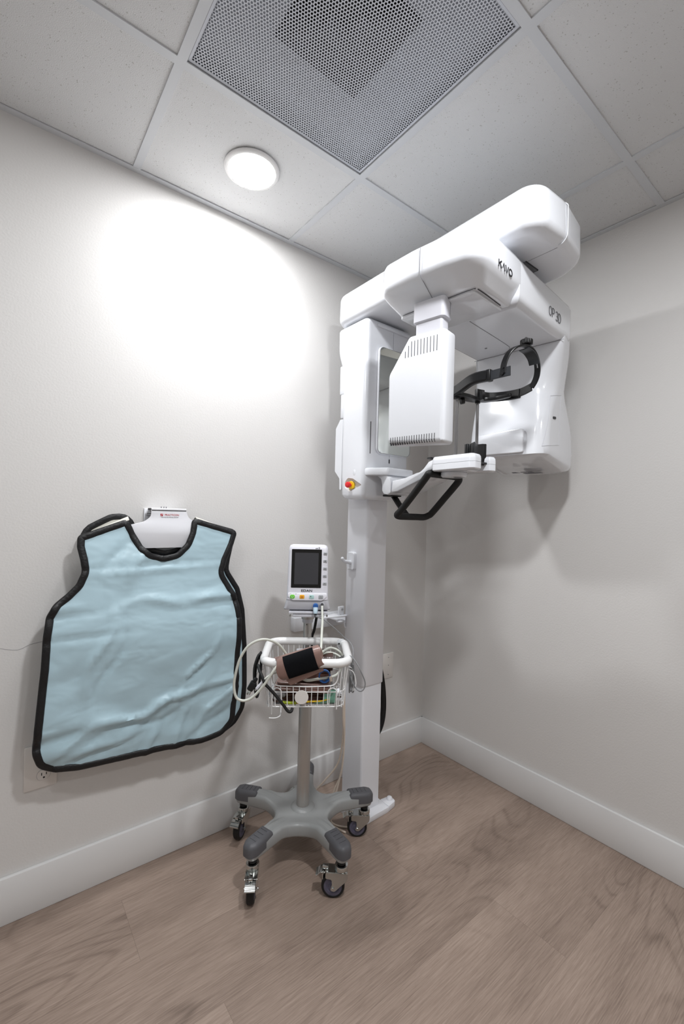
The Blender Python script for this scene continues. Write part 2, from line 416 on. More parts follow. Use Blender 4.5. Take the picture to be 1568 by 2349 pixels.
for y in ys[1:-1]:
    for x0, x1 in zip(xs, xs[1:]):
        b.box(((x0+x1)/2, y, H+.0018), (x1-x0-.024, .024, .0036)); b.box(((x0+x1)/2, y, H+.02), (x1-x0-.004, .003, .034))
struct('trim_1', b)
b = MB().use('grid_metal')
for c, s in (((XB/2, -.011, H+.001), (-XB, .022, .003)), ((-.011, YB/2, H+.001), (.022, -YB, .003)), ((XB+.011, YB/2, H+.001), (.022, -YB, .003)), ((XB/2, YB+.011, H+.001), (-XB, .022, .003))):
    b.box(c, s)
struct('trim_2', b)

# ------------------------------------------------------------------ perforated return-air panel
vent = thing('air_vent_panel', 'square perforated grey metal ceiling vent panel above the machine', 'vent', ((VX0+VX1)/2, (VY0+VY1)/2, H))
def perforated():
    P = .0079; RH = .0029
    x0, x1, y0, y1 = VX0+.012, VX1-.012, VY0+.012, VY1-.012
    verts, faces = [], []; mb = MB().use('perforated_paint'); bm = mb.bm; R = P/math.sqrt(3)
    nx = int((x1-x0-.016)/P); ny = int((y1-y0-.016)/(P*math.sqrt(3)/2))
    ox = (x0+x1)/2-(nx-1)*P/2; oy = (y0+y1)/2-(ny-1)*P*math.sqrt(3)/4; z = H+.0045; cache = {}
    def v(x, y):
        k = (round(x*1e5), round(y*1e5))
        if k not in cache: cache[k] = len(verts); verts.append((x, y, z))
        return cache[k]
    for j in range(ny):
        for i in range(nx-(j % 2)):
            cx = ox+i*P+(P/2 if j % 2 else 0); cy = oy+j*P*math.sqrt(3)/2
            outer = []
            for k in range(12):
                a = PI/6*k+PI/6; r = R if k % 2 == 0 else P/2
                outer.append(v(cx+r*math.cos(a), cy+r*math.sin(a)))
            base = len(verts)
            for k in range(12):
                a = PI/6*k+PI/6; verts.append((cx+RH*math.cos(a), cy+RH*math.sin(a), z))
            for k in range(12):
                l = (k+1) % 12; faces.append((outer[k], outer[l], base+l, base+k))
    me = bpy.data.meshes.new('perforated_sheet'); me.from_pydata(verts, [], faces); me.materials.append(MATS['perforated_paint'])
    o = bpy.data.objects.new('perforated_sheet', me); C.objects.link(o); o.parent = vent; o.matrix_parent_inverse = WORLD_INV[vent.name]
    s = o.modifiers.new('thickness', 'SOLIDIFY'); s.thickness = .0008; s.offset = 1
    # solid margin round the holes
    mb = MB().use('perforated_paint'); gx = P*.5; hx0, hx1 = ox-P*.45, ox+(nx-1)*P+P*.45; hy0, hy1 = oy-P*.45, oy+(ny-1)*P*math.sqrt(3)/2+P*.45
    for c0, c1, d0, d1 in ((x0, x1, y0-.0, hy0), (x0, x1, hy1, y1), (x0, hx0, hy0, hy1), (hx1, x1, hy0, hy1)):
        mb.box(((c0+c1)/2, (d0+d1)/2, H+.0049), (c1-c0, d1-d0, .0008))
    mb.use('seam')
    for c, s_ in ((((x0+x1)/2, y0+.001, H+.004), (x1-x0, .002, .002)), (((x0+x1)/2, y1-.001, H+.004), (x1-x0, .002, .002)), ((x0+.001, (y0+y1)/2, H+.004), (.002, y1-y0, .002)), ((x1-.001, (y0+y1)/2, H+.004), (.002, y1-y0, .002))):
        mb.box(c, s_)
    obj('sheet_margin', mb, vent)
perforated()
vcx, vcy = (VX0+VX1)/2, (VY0+VY1)/2
b = MB().use('pan_white')
hw = S/2-.004; nk = .132
rings = [[(vcx+sx*hw, vcy+sy*hw, H+.02) for sx, sy in ((1, -1), (1, 1), (-1, 1), (-1, -1))], [(vcx+sx*hw, vcy+sy*hw, H+.032) for sx, sy in ((1, -1), (1, 1), (-1, 1), (-1, -1))],
         [(vcx+sx*nk, vcy+sy*nk, H+.045) for sx, sy in ((1, -1), (1, 1), (-1, 1), (-1, -1))], [(vcx+sx*nk, vcy+sy*nk, H+.16) for sx, sy in ((1, -1), (1, 1), (-1, 1), (-1, -1))]]
b.loft(rings, caps=False); obj('back_pan', b, vent, sharp=20)
b = MB().use('duct_dark')
b.use('louvre_grey')
for k, w in enumerate((.125, .10, .075, .05)):
    q = [(1, -1), (1, 1), (-1, 1), (-1, -1)]
    b.loft([[(vcx+sx*w, vcy+sy*w, H+.035) for sx, sy in q], [(vcx+sx*(w-.024), vcy+sy*(w-.024), H+.075) for sx, sy in q]], caps=False)
b.use('duct_dark').box((vcx, vcy, H+.158), (2*nk, 2*nk, .003))
obj('diffuser_louvre', b, vent, sharp=20)

# ------------------------------------------------------------------ downlights
def downlight(x, y, label):
    t = thing('downlight', label, 'ceiling light', (x, y, H), 0, 'round recessed downlights')
    b = MB().use('lamp_ring')
    n = 48; prof = [(.080, .004), (.088, .002), (.092, 0), (.092, -.002), (.0905, -.004), (.086, -.0070), (.080, -.008), (.0785, -.0075), (.0785, .002)]
    rings = [[(r*math.cos(2*PI*i/n), r*math.sin(2*PI*i/n), z) for i in range(n)] for r, z in prof]
    b.loft(rings, caps=False); obj('trim_ring', b, t, world=False)
    b = MB().use('lamp_lens')
    rings = [[(r*math.cos(2*PI*i/n), r*math.sin(2*PI*i/n), z) for i in range(n)] for r, z in ((.0784, -.002), (.0784, -.0072), (.066, -.0092), (.03, -.0108), (.004, -.011))]
    b.loft(rings); obj('lens', b, t, world=False)
    return t
downlight(LAMPS[0][0], LAMPS[0][1], 'lit round recessed downlight in the ceiling tile by the left wall')
for i, (x, y, p) in enumerate(LAMPS[1:]):  # last two fixtures are out of view, put in only to house fill light
    downlight(x, y, ('round recessed downlight over the middle of the room', 'added unseen fill downlight farthest from the left wall', 'added unseen fill downlight closest to the back wall')[i])

# ------------------------------------------------------------------ panoramic x-ray machine
xr = thing('dental_xray_machine', 'tall white panoramic dental x-ray machine with column, overhead arm and black head support', 'x-ray machine', (-.637, -.22, 0))
# base plate on the floor
b = MB().use('column_paint')
b.prism(rpoly([(-.728, -.186), (-.686, -.322), (-.558, -.319), (-.548, -.135), (-.70, -.12)], [.004, .006, .002, .004, .01]), 0, .022, bev=.002)
base = obj('base_plate', b, xr)
def foot(poly, cx, cy):
    b = MB().use('column_paint'); b.prism(rpoly(poly, [.002, .014, .012, .004]), 0, .024, bev=.003)
    b.use('column_paint').lathe((cx, cy, .024), [(0, .0125), (.006, .0125), (.010, .010), (.0115, .005)], n=24)
    sub('foot', b, base)
foot([(-.5565, -.318), (-.507, -.308), (-.503, -.268), (-.5565, -.262)], -.523, -.286)
foot([(-.735, -.135), (-.770, -.150), (-.775, -.185), (-.731, -.182)][::-1], -.753, -.165)
def colring(i): return inset(rpoly([(-.690, -.2855), (-.580, -.2855), (-.580, -.155), (-.690, -.155)], [.014, .004, .004, .004], 4), i)
b = MB().use('column_paint'); b.loft([[(x, y, z) for x, y in colring(.005)] for z in (.021, .60)]); lowc = obj('lower_column', b, xr)
b = MB().use('column_paint'); b.loft([[(x, y, z) for x, y in colring(i)] for z, i in ((.538, .002), (.541, 0), (1.33, 0))]); upc = obj('upper_column', b, xr)
b = MB().use('shell_satin')                                             # hook on the left flank of the column
b.loft([[(-.690-d, y, z) for y, z in rpoly([(-.178+k, 1.010+k), (-.222-k*0-0+0*k+k*0, 1.010+k), (-.222, 1.085-k), (-.178+k, 1.085-k)][::-1], .010)] for d, k in ((-.002, 0), (.012, 0), (.015, .003))])
b.tube([(-.700, -.200, 1.040), (-.722, -.201, 1.044), (-.742, -.203, 1.049), (-.752, -.205, 1.060)], .0085, taper=lambda t: 1-.25*t)
b.sphere((-.752, -.205, 1.060), .0068)
obj('accessory_hook', b, xr)

# carriage that rides the column
def cring(z, yr, i=0, xl=-.763, xr_=-.512):
    return [(x, y, z) for x, y in inset(rpoly([(xl, -.3355), (xr_, -.3355), (xr_, yr), (xl, yr)], [.022, .018, .02, .03], 5), i)]
b = MB().use('shell')
b.loft([cring(z, yr, i) for z, yr, i in ((1.305, -.215, .022), (1.306, -.205, .010), (1.312, -.195, .003), (1.325, -.185, 0), (1.40, -.180, 0), (1.60, -.180, 0), (1.76, -.178, 0), (1.82, -.176, 0), (1.86, -.166, 0), (1.90, -.150, 0), (1.93, -.142, 0), (2.0, -.140, 0), (2.012, -.140, 0), (2.018, -.140, .004), (2.02, -.140, .012))])
car = obj('carriage', b, xr)
# tear-shaped recess around the emergency stop
cb = MB().use('shell')
tear = rpoly([(-.218, 1.373), (-.222, 1.352), (-.250, 1.334), (-.272, 1.340), (-.330, 1.360), (-.272, 1.388), (-.240, 1.392)][::-1], [.014]*2+[.003]+[.014]*4, 4)
cb.loft([[(-.763-.02+d, y, z) for y, z in inset(tear, k)] for d, k in ((0, 0), (.0205, .0005), (.034, .009))])
cut(car, cb)
b = MB().use('yellow'); b.cyl((-.7555, -.256, 1.362), .0165, .010, (1, .15, 0), 28, .001)
es = sub('emergency_stop', b, car)
b = MB().use('red'); b.lathe((-.760, -.256, 1.362), [(0, .006), (.010, .006), (.011, .0115), (.018, .0125), (.022, .011), (.024, .006)], (-1, -.15, .02), 24)
sub('stop_button', b, car)
b = MB().use('dark_slot')
b.prism(rpoly([(-.7325, 1.485), (-.7285, 1.485), (-.7285, 1.613), (-.7325, 1.613)], .0019, 3), -.3358, -.330, lambda u, v, w: (u, w, v))
sub('sensor_slot', b, car); b = MB().use('dark_slot')
b.prism(rpoly([(-.6285, 1.455), (-.6215, 1.455), (-.6215, 1.473), (-.6285, 1.473)], .0034, 3), -.3358, -.330, lambda u, v, w: (u, w, v))
sub('sensor_slot', b, car)
b = MB().use('seam')
b.box((-.625, -.3355, 1.475), (.0008, .0006, .05)); sub('front_seam', b, car); b = MB().use('seam'); b.box((-.618, -.3355, 1.965), (.001, .0008, .085))
sub('front_seam', b, car)
b = MB().use('shell_satin'); b.box((-.618, -.338, 2.000), (.185, .012, .013), bev=.003); sub('upper_lip', b, car)
b = MB().use('shell')                                                    # back covers toward the wall
for z0, z1, y in ((1.745, 1.865, -.163), (1.645, 1.745, -.172)): b.box((-.640, (y-.20)/2, (z0+z1)/2), (.236, .2+y+.0, z1-z0), bev=.004)
b.loft([[(x, y, z) for y, z in rpoly([(-.190, 1.345), (-.190, 1.640), (-.172, 1.640), (-.143, 1.605), (-.143, 1.425), (-.176, 1.392), (-.178, 1.345)], .006, 3)] for x in (-.757, -.755, -.52, -.518)])
sub('rear_cover', b, car)
# mirror
fr = lambda u, v, w: (u, w, v)
mp = rpoly([(-.7045, 1.488), (-.516, 1.488), (-.516, 1.918), (-.7045, 1.918)], .024, 8)
b = MB().use('shell_satin'); b.prism(mp, -.3465, -.334, fr, bev=.002); mf = sub('mirror_frame', b, car)
b = MB().use('mirror'); b.prism(inset(mp, .0035), -.3475, -.346, fr); mg = obj('mirror_glass', b); mg.parent = car
b = MB().use('seam'); k = [(u, -.3478, v) for u, v in inset(mp, .003)]; b.tube(k, .0007, n=6, smooth=0, closed=True); sub('mirror_rim', b, car)

# overhead shelf
b = MB().use('shell')
sp_ = [(-.787, -1.035), (-.635, -1.043), (-.485, -1.02), (-.440, -.94), (-.440, -.22), (-.50, -.140), (-.787, -.140)]
sr = [.062, .30, .08, .12, .06, .03, .075]
shelf_pl = rpoly(sp_, sr, 8)
b.loft([[(x, y, z) for x, y in inset(shelf_pl, i)] for z, i in ((2.028, .040), (2.029, .028), (2.032, .016), (2.038, .007), (2.048, .001), (2.058, 0), (2.130, .001), (2.140, .004), (2.147, .010), (2.151, .020), (2.153, .035))])
shf = obj('overhead_arm', b, xr)
b = MB().use('shell_satin')                                              # light joint line round the end cap
b.tube([(-.636, -1.0195, 2.0285), (-.636, -1.032, 2.033), (-.636, -1.0415, 2.045), (-.636, -1.0435, 2.06), (-.636, -1.0435, 2.12), (-.636, -1.042, 2.135), (-.636, -1.03, 2.148)], .0012, n=6, smooth=3)
b.use('seam').box((-.630, -.962, 2.0278), (.0008, .10, .0008))
sub('cap_seam', b, shf)
b = MB().use('cable_grey'); b.box((-.600, -.893, 2.0268), (.070, .052, .004), bev=.001); b.use('ink').box((-.600, -.9195, 2.0268), (.072, .0015, .0046)); b.box((-.5645, -.893, 2.0268), (.0015, .054, .0046))
sub('status_window', b, shf)

# rotating C-arm frame
TH = math.radians(6); OX, OY = -.62, -.76
E1 = (math.cos(TH), math.sin(TH)); E2 = (-math.sin(TH), math.cos(TH))
def CF(p): return Vector((OX+E1[0]*p[0]+E2[0]*p[1], OY+E1[1]*p[0]+E2[1]*p[1], p[2]))
arm = MB(CF).use('shell')
lp = [(-.345, .165), (-.354, .03), (-.350, -.08), (-.338, -.176), (-.05, -.176), (-.05, .165)]
def left_ring(z, t, e=0):
    # side drifts inwards toward the lid at the bottom: t runs 0..1 over the slanted band
    q = [(-.345+.070*t, .165-.022*t), (-.354+.074*t, .03), (-.350+.074*t, -.08), (-.338+.066*t, -.176+.034*t), (-.105, -.176+.034*t), (-.105, .165-.022*t)]
    return [(u, v, z) for u, v in inset(rpoly(q, [.045, .2, .2, .052, .002, .002], 7), e)]
arm.loft([left_ring(z, t, e) for z, t, e in ((1.8655, 1, .008), (1.8665, 1, .003), (1.869, .97, 0), (1.876, .85, 0), (1.898, .36, 0), (1.912, .10, 0), (1.922, .01, 0), (1.93, 0, 0), (1.985, 0, .001), (1.998, 0, .007), (2.006, 0, .018), (2.009, 0, .035))])
rp = [(-.112, -.1755), (.300, -.178), (.330, -.15), (.330, .14), (.30, .165), (-.112, .1645)]
arm.loft([[(u, v, z) for u, v in inset(rpoly(rp, [.001, .04, .05, .04, .03, .001], 6), i)] for z, i in ((1.866, .022), (1.868, .014), (1.874, .006), (1.884, .001), (1.895, 0), (1.985, .001), (1.998, .007), (2.006, .018), (2.009, .035))])
arm.lathe((0, 0, 2.02), [(-.02, .09), (.02, .09)], n=40)
armo = obj('rotating_arm', arm, xr)
def Csub(name, mb, par=None, **k): return sub(name, mb, par or armo, **k)
b = MB(CF).use('seam')                                                   # cover joint on the left end
b.tube([(-.3545, .0, 1.993), (-.3548, .0, 1.93), (-.350, .0, 1.913), (-.330, .0, 1.899), (-.296, .0, 1.876), (-.283, .0, 1.867)], .0009, n=6, smooth=3)
Csub('cover_seam', b); b = MB(CF).use('seam')
b.tube([(-.098, -.009, 1.8655), (.145, -.009, 1.8655), (.20, 0, 1.8655), (.238, .04, 1.8655)], .0008, n=6, smooth=5)
Csub('cover_seam', b); b = MB(CF).use('seam')
b.tube([(.238, -.176, 1.8655), (.238, .162, 1.8655)], .0008, n=6, smooth=0)
Csub('cover_seam', b)
b = MB(CF).use('shell')                                                  # lid under the sensor end
lid = rpoly([(-.270, .135), (-.270, -.120), (-.115, -.124), (-.115, .135)], [.012, .022, .001, .01], 6)
b.prism(lid, 1.858, 1.868, bev=.003)
for v0, v1, u0, u1 in ():
    pass
li = Csub('sensor_rail_lid', b)
b = MB(CF).use('dark_slot')
b.tube([(-.262, -.128, 1.8645), (-.23, -.1295, 1.8645), (-.135, -.1295, 1.8645)], .0014, n=6, smooth=2)
b.tube([(-.274, .12, 1.8645), (-.274, -.105, 1.8645), (-.268, -.122, 1.8645)], .0010, n=6, smooth=2)
Csub('rail_slot', b)
b = MB(CF).use('cable_grey')
for u, v in ((.143, -.086), (.142, .062)):
    b = MB(CF).use('cable_grey'); b.cyl((u, v, 1.8658), .0045, .0016); Csub('screw_cap', b)
# lettering on the front face (world -Y side of the arm)
fx = Vector((E1[0], E1[1], 0)); fn = Vector((E2[0], E2[1], 0))*-1
def stroke_text(strokes, org_u, org_z, h, w, m, name, par, v=-.1765, kx=1):
    b = MB(CF).use(m); x = org_u
    for ch, adv in strokes:
        for pl in ch:
            b.strip([(x+px*h*kx, v, org_z+pz*h) for px, pz in pl], .0012, w, (0, 1, 0), smooth=0) if len(pl) < 6 else b.strip([(x+px*h*kx, v, org_z+pz*h) for px, pz in pl], .0012, w, (0, 1, 0), smooth=2)
        x += adv*h*kx
    return Csub(name, b, par)
circ = lambda cx, cy, rx, ry, a0=0, a1=360, n=20: [(cx+rx*math.cos(math.radians(a0+(a1-a0)*i/n)), cy+ry*math.sin(math.radians(a0+(a1-a0)*i/n))) for i in range(n+1)]
KAVO = [([[(0, 0), (0, 1)], [(.60, 1), (.04, .46)], [(.22, .62), (.62, 0)]], .86),
        ([[(.02, .30), (.20, 1), (.52, 0)]], .62), ([[(0, 1), (.32, .02), (.66, 1)]], .80), ([circ(.36, .5, .36, .46)], .9)]
stroke_text(KAVO, -.242, 1.9180, .0190, .0040, 'ink', 'maker_lettering', armo, kx=1.38)
OP3D = [([circ(.36, .5, .33, .48)], .92), ([[(0, 0), (0, 1), (.3, 1)], circ(.30, .73, .24, .27, 90, -90, 10), [(.3, .46), (0, .46)]], 1.0),
        ([circ(.26, .74, .26, .25, 150, -80, 10), circ(.28, .26, .30, .27, 80, -150, 10)], .8), ([[(0, 0), (0, 1), (.22, 1)], circ(.22, .5, .38, .5, 90, -90, 12), [(.22, 0), (0, 0)]], .8)]
stroke_text(OP3D, .098, 1.9025, .0300, .0020, 'ink', 'model_lettering', armo, v=-.1785)

# tube head hanging from the right end
hb = MB(CF).use('shell')
def hring(z, ui, uo, vf, vb, ri, ro, e=0):
    return [(u, v, z) for u, v in inset(rpoly([(ui, vf), (uo, vf+.01), (uo+.012, vb-.05), (uo-.03, vb), (ui, vb)], [ri, ro, .06, .06, .02], 9), e)]
HR = [(1.90, .238, .338, -.1775, .165, .006, .04, 0), (1.866, .240, .352, -.175, .163, .012, .05, 0), (1.84, .241, .375, -.168, .163, .03, .055, 0), (1.80, .240, .395, -.158, .160, .05, .06, 0),
      (1.76, .238, .408, -.148, .158, .07, .06, 0), (1.72, .236, .418, -.140, .155, .08, .06, 0), (1.69, .232, .436, -.138, .153, .07, .06, 0), (1.65, .222, .474, -.135, .153, .06, .06, 0),
      (1.60, .212, .515, -.134, .154, .05, .065, 0), (1.55, .206, .538, -.133, .156, .05, .07, 0), (1.50, .204, .543, -.133, .158, .05, .07, 0)]
rings = [hring(*a) for a in HR]
# slanting underside: inner edge ends at 1.475, outer edge near 1.42
def bring(d, e, f=0):
    k = hring(1.475, .204, .541-f, -.133+f*.35, .158-f*.35, .05, .07, e); o = []
    for u, v, z in k:
        t = max(0, min(1, (u-.204)/.24)); o.append((u, v, 1.474-.038*(t*t*(3-2*t))-d*(1 if d > 0 else t)))
    return o
rings += [bring(-.022, 0), bring(-.012, 0, .004), bring(-.003, .0005, .013), bring(.003, .003, .026), bring(.006, .010, .040), bring(.007, .022, .05)]
hb.loft(rings)
head = obj('tube_head', hb, xr, sharp=50)
b = MB(CF).use('shell')                                                 # collimator window block on the inner side
win = rpoly([(-.062, 1.480), (.118, 1.480), (.118, 1.556), (-.062, 1.568)], [.008, .008, .012, .012], 4)
b.prism(win, .192, .215, lambda u, v, w: (w, u, v), bev=.004)
sub('collimator_window', b, head)
b = MB(CF)
wf = [(.218, 1.500), (.345, 1.518), (.341, 1.700), (.262, 1.684)]
def skin_v(u, z):
    """front skin of the head at (u, z), following the profile table"""
    for p, q in zip(HR, HR[1:]):
        if q[0] <= z <= p[0]:
            t = (p[0]-z)/(p[0]-q[0]); ui, vf, ri, uo = (p[i]+(q[i]-p[i])*t for i in (1, 3, 5, 2)); break
    else: ui, vf, ri, uo = HR[-1][1], HR[-1][3], HR[-1][5], HR[-1][2]
    v = vf+.01*(u-ui)/(uo-ui)
    if u < ui+ri: v += ri-math.sqrt(max(0, ri*ri-(ui+ri-u)**2))
    return v-.0004
wl = [(u, z) for i in range(4) for u, z in [(wf[i][0]+(wf[(i+1) % 4][0]-wf[i][0])*k/14, wf[i][1]+(wf[(i+1) % 4][1]-wf[i][1])*k/14) for k in range(14)]]
b.use('grey_shell').tube([(u, skin_v(u, z), z) for u, z in wl], .0005, n=6, smooth=0, closed=True)
sub('label_outline', b, head)
b = MB(CF).use('ink'); b.prism(rpoly([(.272, 1.602), (.300, 1.605), (.300, 1.614), (.272, 1.611)], .0044, 3), skin_v(.286, 1.61)-.0012, -.118, lambda u, v, w: (u, w, v))
sub('laser_port', b, head)
b = MB(CF).use('ink_soft')                                                # small print under the head
for j, (u, v, w) in enumerate(((.400, .05, .03), (.400, .015, .022), (.407, -.005, .03))):
    for i in range(3): b.box((u+.012*i-.03, v, 1.4288), (.0035, w*(.6+.4*((i*7+j) % 3)/2), .0012))
for i in range(5): b.box((.420+.006*i, 0, 1.4288), (.0028, .07, .0012))
sub('rating_print', b, head)

# sensor on its stem
TS = math.radians(5); SU, SV = -.275, .010
def SF(p):
    return CF(Vector((SU+math.cos(TS)*p[0]-math.sin(TS)*p[1], SV+math.sin(TS)*p[0]+math.cos(TS)*p[1], p[2])))
b = MB(SF).use('grey_shell')
b.loft([[(u, v, z) for u, v in rrect(.026+i, .052+i, .012)] for z, i in ((1.868, 0), (1.812, 0), (1.809, -.003))])
b.loft([[(u, v, z) for u, v in rrect(.021, .044, .008)] for z in (1.815, 1.745)])
stem = obj('sensor_stem', b, xr)
b = MB(SF).use('seam'); b.box((.010, -.0525, 1.840), (.0008, .0008, .056)); sub('stem_seam', b, stem)
so = [(-.063, 1.450), (.118, 1.458), (.128, 1.47), (.131, 1.672), (.118, 1.69), (.060, 1.775), (-.063, 1.773)]
sr_ = [.010, .006, .012, .03, .03, .016, .014]
b = MB(SF).use('shell_satin')
sf = lambda u, v, w: (w, u, v)
b.loft([[(w, u, v) for u, v in inset(rpoly(so, sr_, 5), e)] for w, e in ((-.030, .014), (-.029, .006), (-.024, .001), (-.018, 0), (.022, 0), (.028, .004), (.030, .012))])
b.use('dark_slot')
for i in range(14):                                                     # louvres near the top edge
    v = -.035+.0105*i; zt = 1.757 if v < .052 else 1.757-(v-.052)*1.42; z0 = 1.712
    if zt-z0 > .006: b.box((-.0299, v, (zt+z0)/2), (.0012, .0016, zt-z0))
for i in range(19):
    v = -.034+.0083*i; b.box((-.0297, v, 1.4715), (.0016, .0018, .014)); b.box((-.027, v, 1.4595), (.006, .0018, .010), m=Matrix.Rotation(-.6, 3, 'Y'))
sen = obj('sensor_panel', b, xr)

# patient support: bracket, control panel arm, platform
b = MB().use('shell')
br = rpoly([(-.330, 1.427), (-.270, 1.427), (-.270, 1.320), (-.330, 1.320)], .004)
b.loft([[(x, y, z) for y, z in inset(rpoly([(-.325, 1.432), (-.335, 1.410), (-.360, 1.392), (-.374, 1.384), (-.381, 1.360), (-.382, 1.338), (-.392, 1.326), (-.412, 1.322), (-.429, 1.330), (-.431, 1.368), (-.424, 1.388), (-.380, 1.412)], [.002, .01, .02, .012, .01, .008, .01, .008, .006, .012, .02, .05], 4), e)] for x, e in ((-.706, .006), (-.704, .001), (-.699, 0), (-.571, 0), (-.566, .001), (-.564, .006))])
b.loft([[(x, y, z) for x, y in rpoly([(-.735, -.262), (-.730, -.385), (-.705, -.425), (-.565, -.425), (-.530, -.385), (-.520, -.262)], [.03, .04, .02, .02, .04, .03], 5)] for z in (1.404, 1.424)] if 0 else
       [[(x, y, z) for x, y in inset(rpoly([(-.768, -.268), (-.748, -.350), (-.706, -.418), (-.566, -.418), (-.530, -.350), (-.520, -.268)], [.012, .05, .02, .02, .05, .02], 5), e)] for z, e in ((1.398, .004), (1.400, .001), (1.404, 0), (1.420, 0), (1.425, .002), (1.428, .008))])
brk = obj('support_bracket', b, xr)
b = MB().use('shell_satin'); b.prism(inset(rpoly([(-.735, -.285), (-.722, -.345), (-.690, -.400), (-.580, -.400), (-.545, -.345), (-.54, -.285)], .015, 4), .006), 1.4278, 1.4288); sub('tray_recess', b, brk)
b = MB().use('shell')
pan = rpoly([(-.432, 1.331), (-.462, 1.333), (-.578, 1.372), (-.600, 1.388), (-.618, 1.402), (-.66, 1.412), (-.66, 1.440), (-.632, 1.441), (-.612, 1.434), (-.590, 1.412), (-.575, 1.402), (-.502, 1.384), (-.436, 1.376)], [.006, .02, .02, .01, .01, .004, .004, .01, .01, .02, .02, .02, .006], 4)
b.loft([[(x, y, z) for y, z in inset(pan, e)] for x, e in ((-.705, .006), (-.703, .002), (-.698, 0), (-.572, 0), (-.567, .002), (-.565, .006))])
cp = obj('control_panel_arm', b, xr)
b = MB().use('shell_satin'); sl = math.atan2(.020, -.075)
Rm = Matrix(((1, 0, 0), (0, math.cos(-.262), -math.sin(-.262)), (0, math.sin(-.262), math.cos(-.262)))).to_3x3()
b.box((-.635, -.505, 1.386), (.11, .10, .004), bev=.0015, m=Rm); b.use('smoke_plastic').box((-.650, -.515, 1.3895), (.070, .075, .0022), bev=.0008, m=Rm)
sub('control_screen', b, cp)
b = MB().use('black_plastic')
b.cyl((-.640, -.607, 1.449), .020, .007, (0, -.15, 1), 28, .002); b.strip([(-.705, -.628, 1.446), (-.69, -.60, 1.448), (-.655, -.588, 1.450)], .005, .010, (0, 0, 1))
b.box((-.672, -.640, 1.444), (.062, .016, .008), bev=.002)
sub('bite_tray', b, cp)
b = MB().use('shell')                                                    # U-shaped chin platform: two lobes with a gap
U = rpoly([(-.716, -.636), (-.717, -.792), (-.706, -.806), (-.664, -.800), (-.662, -.745), (-.612, -.745), (-.604, -.790), (-.580, -.796), (-.560, -.785), (-.556, -.660), (-.585, -.632)], [.012, .012, .008, .006, .006, .006, .006, .008, .01, .02, .03], 4)
b.loft([[(x, y, z) for x, y in inset(U, e)] for z, e in ((1.397, .007), (1.398, .003), (1.401, 0), (1.432, 0), (1.440, .001), (1.446, .005), (1.448, .012))])
b.cyl((-.637, -.672, 1.390), .045, .02, n=32, bev=.005)
pf = obj('chin_platform', b, xr)
b = MB().use('seam'); b.tube([(u, v, 1.4215) for u, v in U], .0004, n=5, smooth=0, closed=True); sub('platform_seam', b, pf)
b = MB().use('black_plastic')                                            # chin cup: grooved black block
cup = [(-.668, -.735), (-.668, -.747), (-.660, -.749), (-.660, -.757), (-.668, -.759), (-.668, -.776), (-.655, -.768), (-.635, -.764), (-.612, -.768), (-.600, -.776), (-.600, -.735)]
b.loft([[(x, y, z+(.004 if y < -.765 else 0)*k) for x, y in inset(rpoly(cup, .002, 2), e)] for z, e, k in ((1.418, .001, 0), (1.42, 0, 0), (1.484, 0, 1), (1.486, .001, 1))])
b.box((-.632, -.758, 1.424), (.088, .045, .006), bev=.001)
obj('chin_cup', b, xr)
# grab handle loop
b = MB().use('black_rubber')
hl = [(-.705, -.617, 1.391), (-.705, -.604, 1.378), (-.705, -.545, 1.318), (-.705, -.487, 1.262), (-.704, -.468, 1.247), (-.693, -.466, 1.241), (-.66, -.475, 1.240), (-.62, -.487, 1.240), (-.588, -.496, 1.240), (-.573, -.507, 1.247), (-.568, -.52, 1.258), (-.566, -.575, 1.312), (-.565, -.622, 1.358), (-.567, -.640, 1.377), (-.577, -.642, 1.386), (-.60, -.637, 1.389), (-.655, -.625, 1.391), (-.690, -.620, 1.392)]
b.tube(hl, .0126, n=14, smooth=5, closed=True)
hd = obj('grab_handle', b, xr)
b = MB().use('black_rubber'); b.strip([(-.640, -.372, 1.330), (-.640, -.385, 1.318), (-.640, -.420, 1.280), (-.640, -.462, 1.240)], .030, .010, (1, 0, 0), smooth=3)
b.box((-.655, -.388, 1.3215), (.055, .05, .008), bev=.002); sub('handle_stay', b, hd)
b = MB().use('steel_rod'); b.cyl((-.668, -.396, 1.318), .006, .003); sub('bolt', b, hd)
# rods and head support
b = MB().use('steel_rod')
b.tube([(-.697, -.722, 1.440), (-.695, -.722, 1.648)], .0052, n=12, smooth=0); rodl = obj('support_rod', b, xr)
b = MB().use('steel_rod')
b.tube([(-.600, -.735, 1.440), (-.598, -.733, 1.650)], .0052, n=12, smooth=0); obj('support_rod', b, xr)
b = MB().use('black_plastic')
b.strip([(-.700, -.700, 1.655), (-.704, -.722, 1.657), (-.709, -.75, 1.664), (-.712, -.785, 1.676), (-.711, -.81, 1.680), (-.706, -.842, 1.680)], .034, .021, (0, 0, 1), smooth=5)
b.box((-.7035, -.847, 1.680), (.022, .016, .036), bev=.003)
b.prism(rpoly([(-.708, -.700), (-.690, -.693), (-.60, -.712), (-.566, -.742), (-.560, -.775), (-.562, -.83), (-.572, -.845), (-.580, -.84), (-.578, -.79), (-.588, -.758), (-.62, -.745), (-.66, -.748), (-.708, -.742)], [.006, .01, .02, .02, .02, .02, .006, .006, .02, .02, .02, .02, .006], 4), 1.640, 1.652, bev=.002)
b.strip([(-.612, -.755, 1.655), (-.585, -.752, 1.656), (-.562, -.765, 1.656), (-.551, -.80, 1.654), (-.550, -.835, 1.652), (-.554, -.862, 1.651)], .031, .010, (0, 0, 1), smooth=5)
b.box((-.600, -.742, 1.660), (.034, .013, .038), bev=.002, rz=-.2)
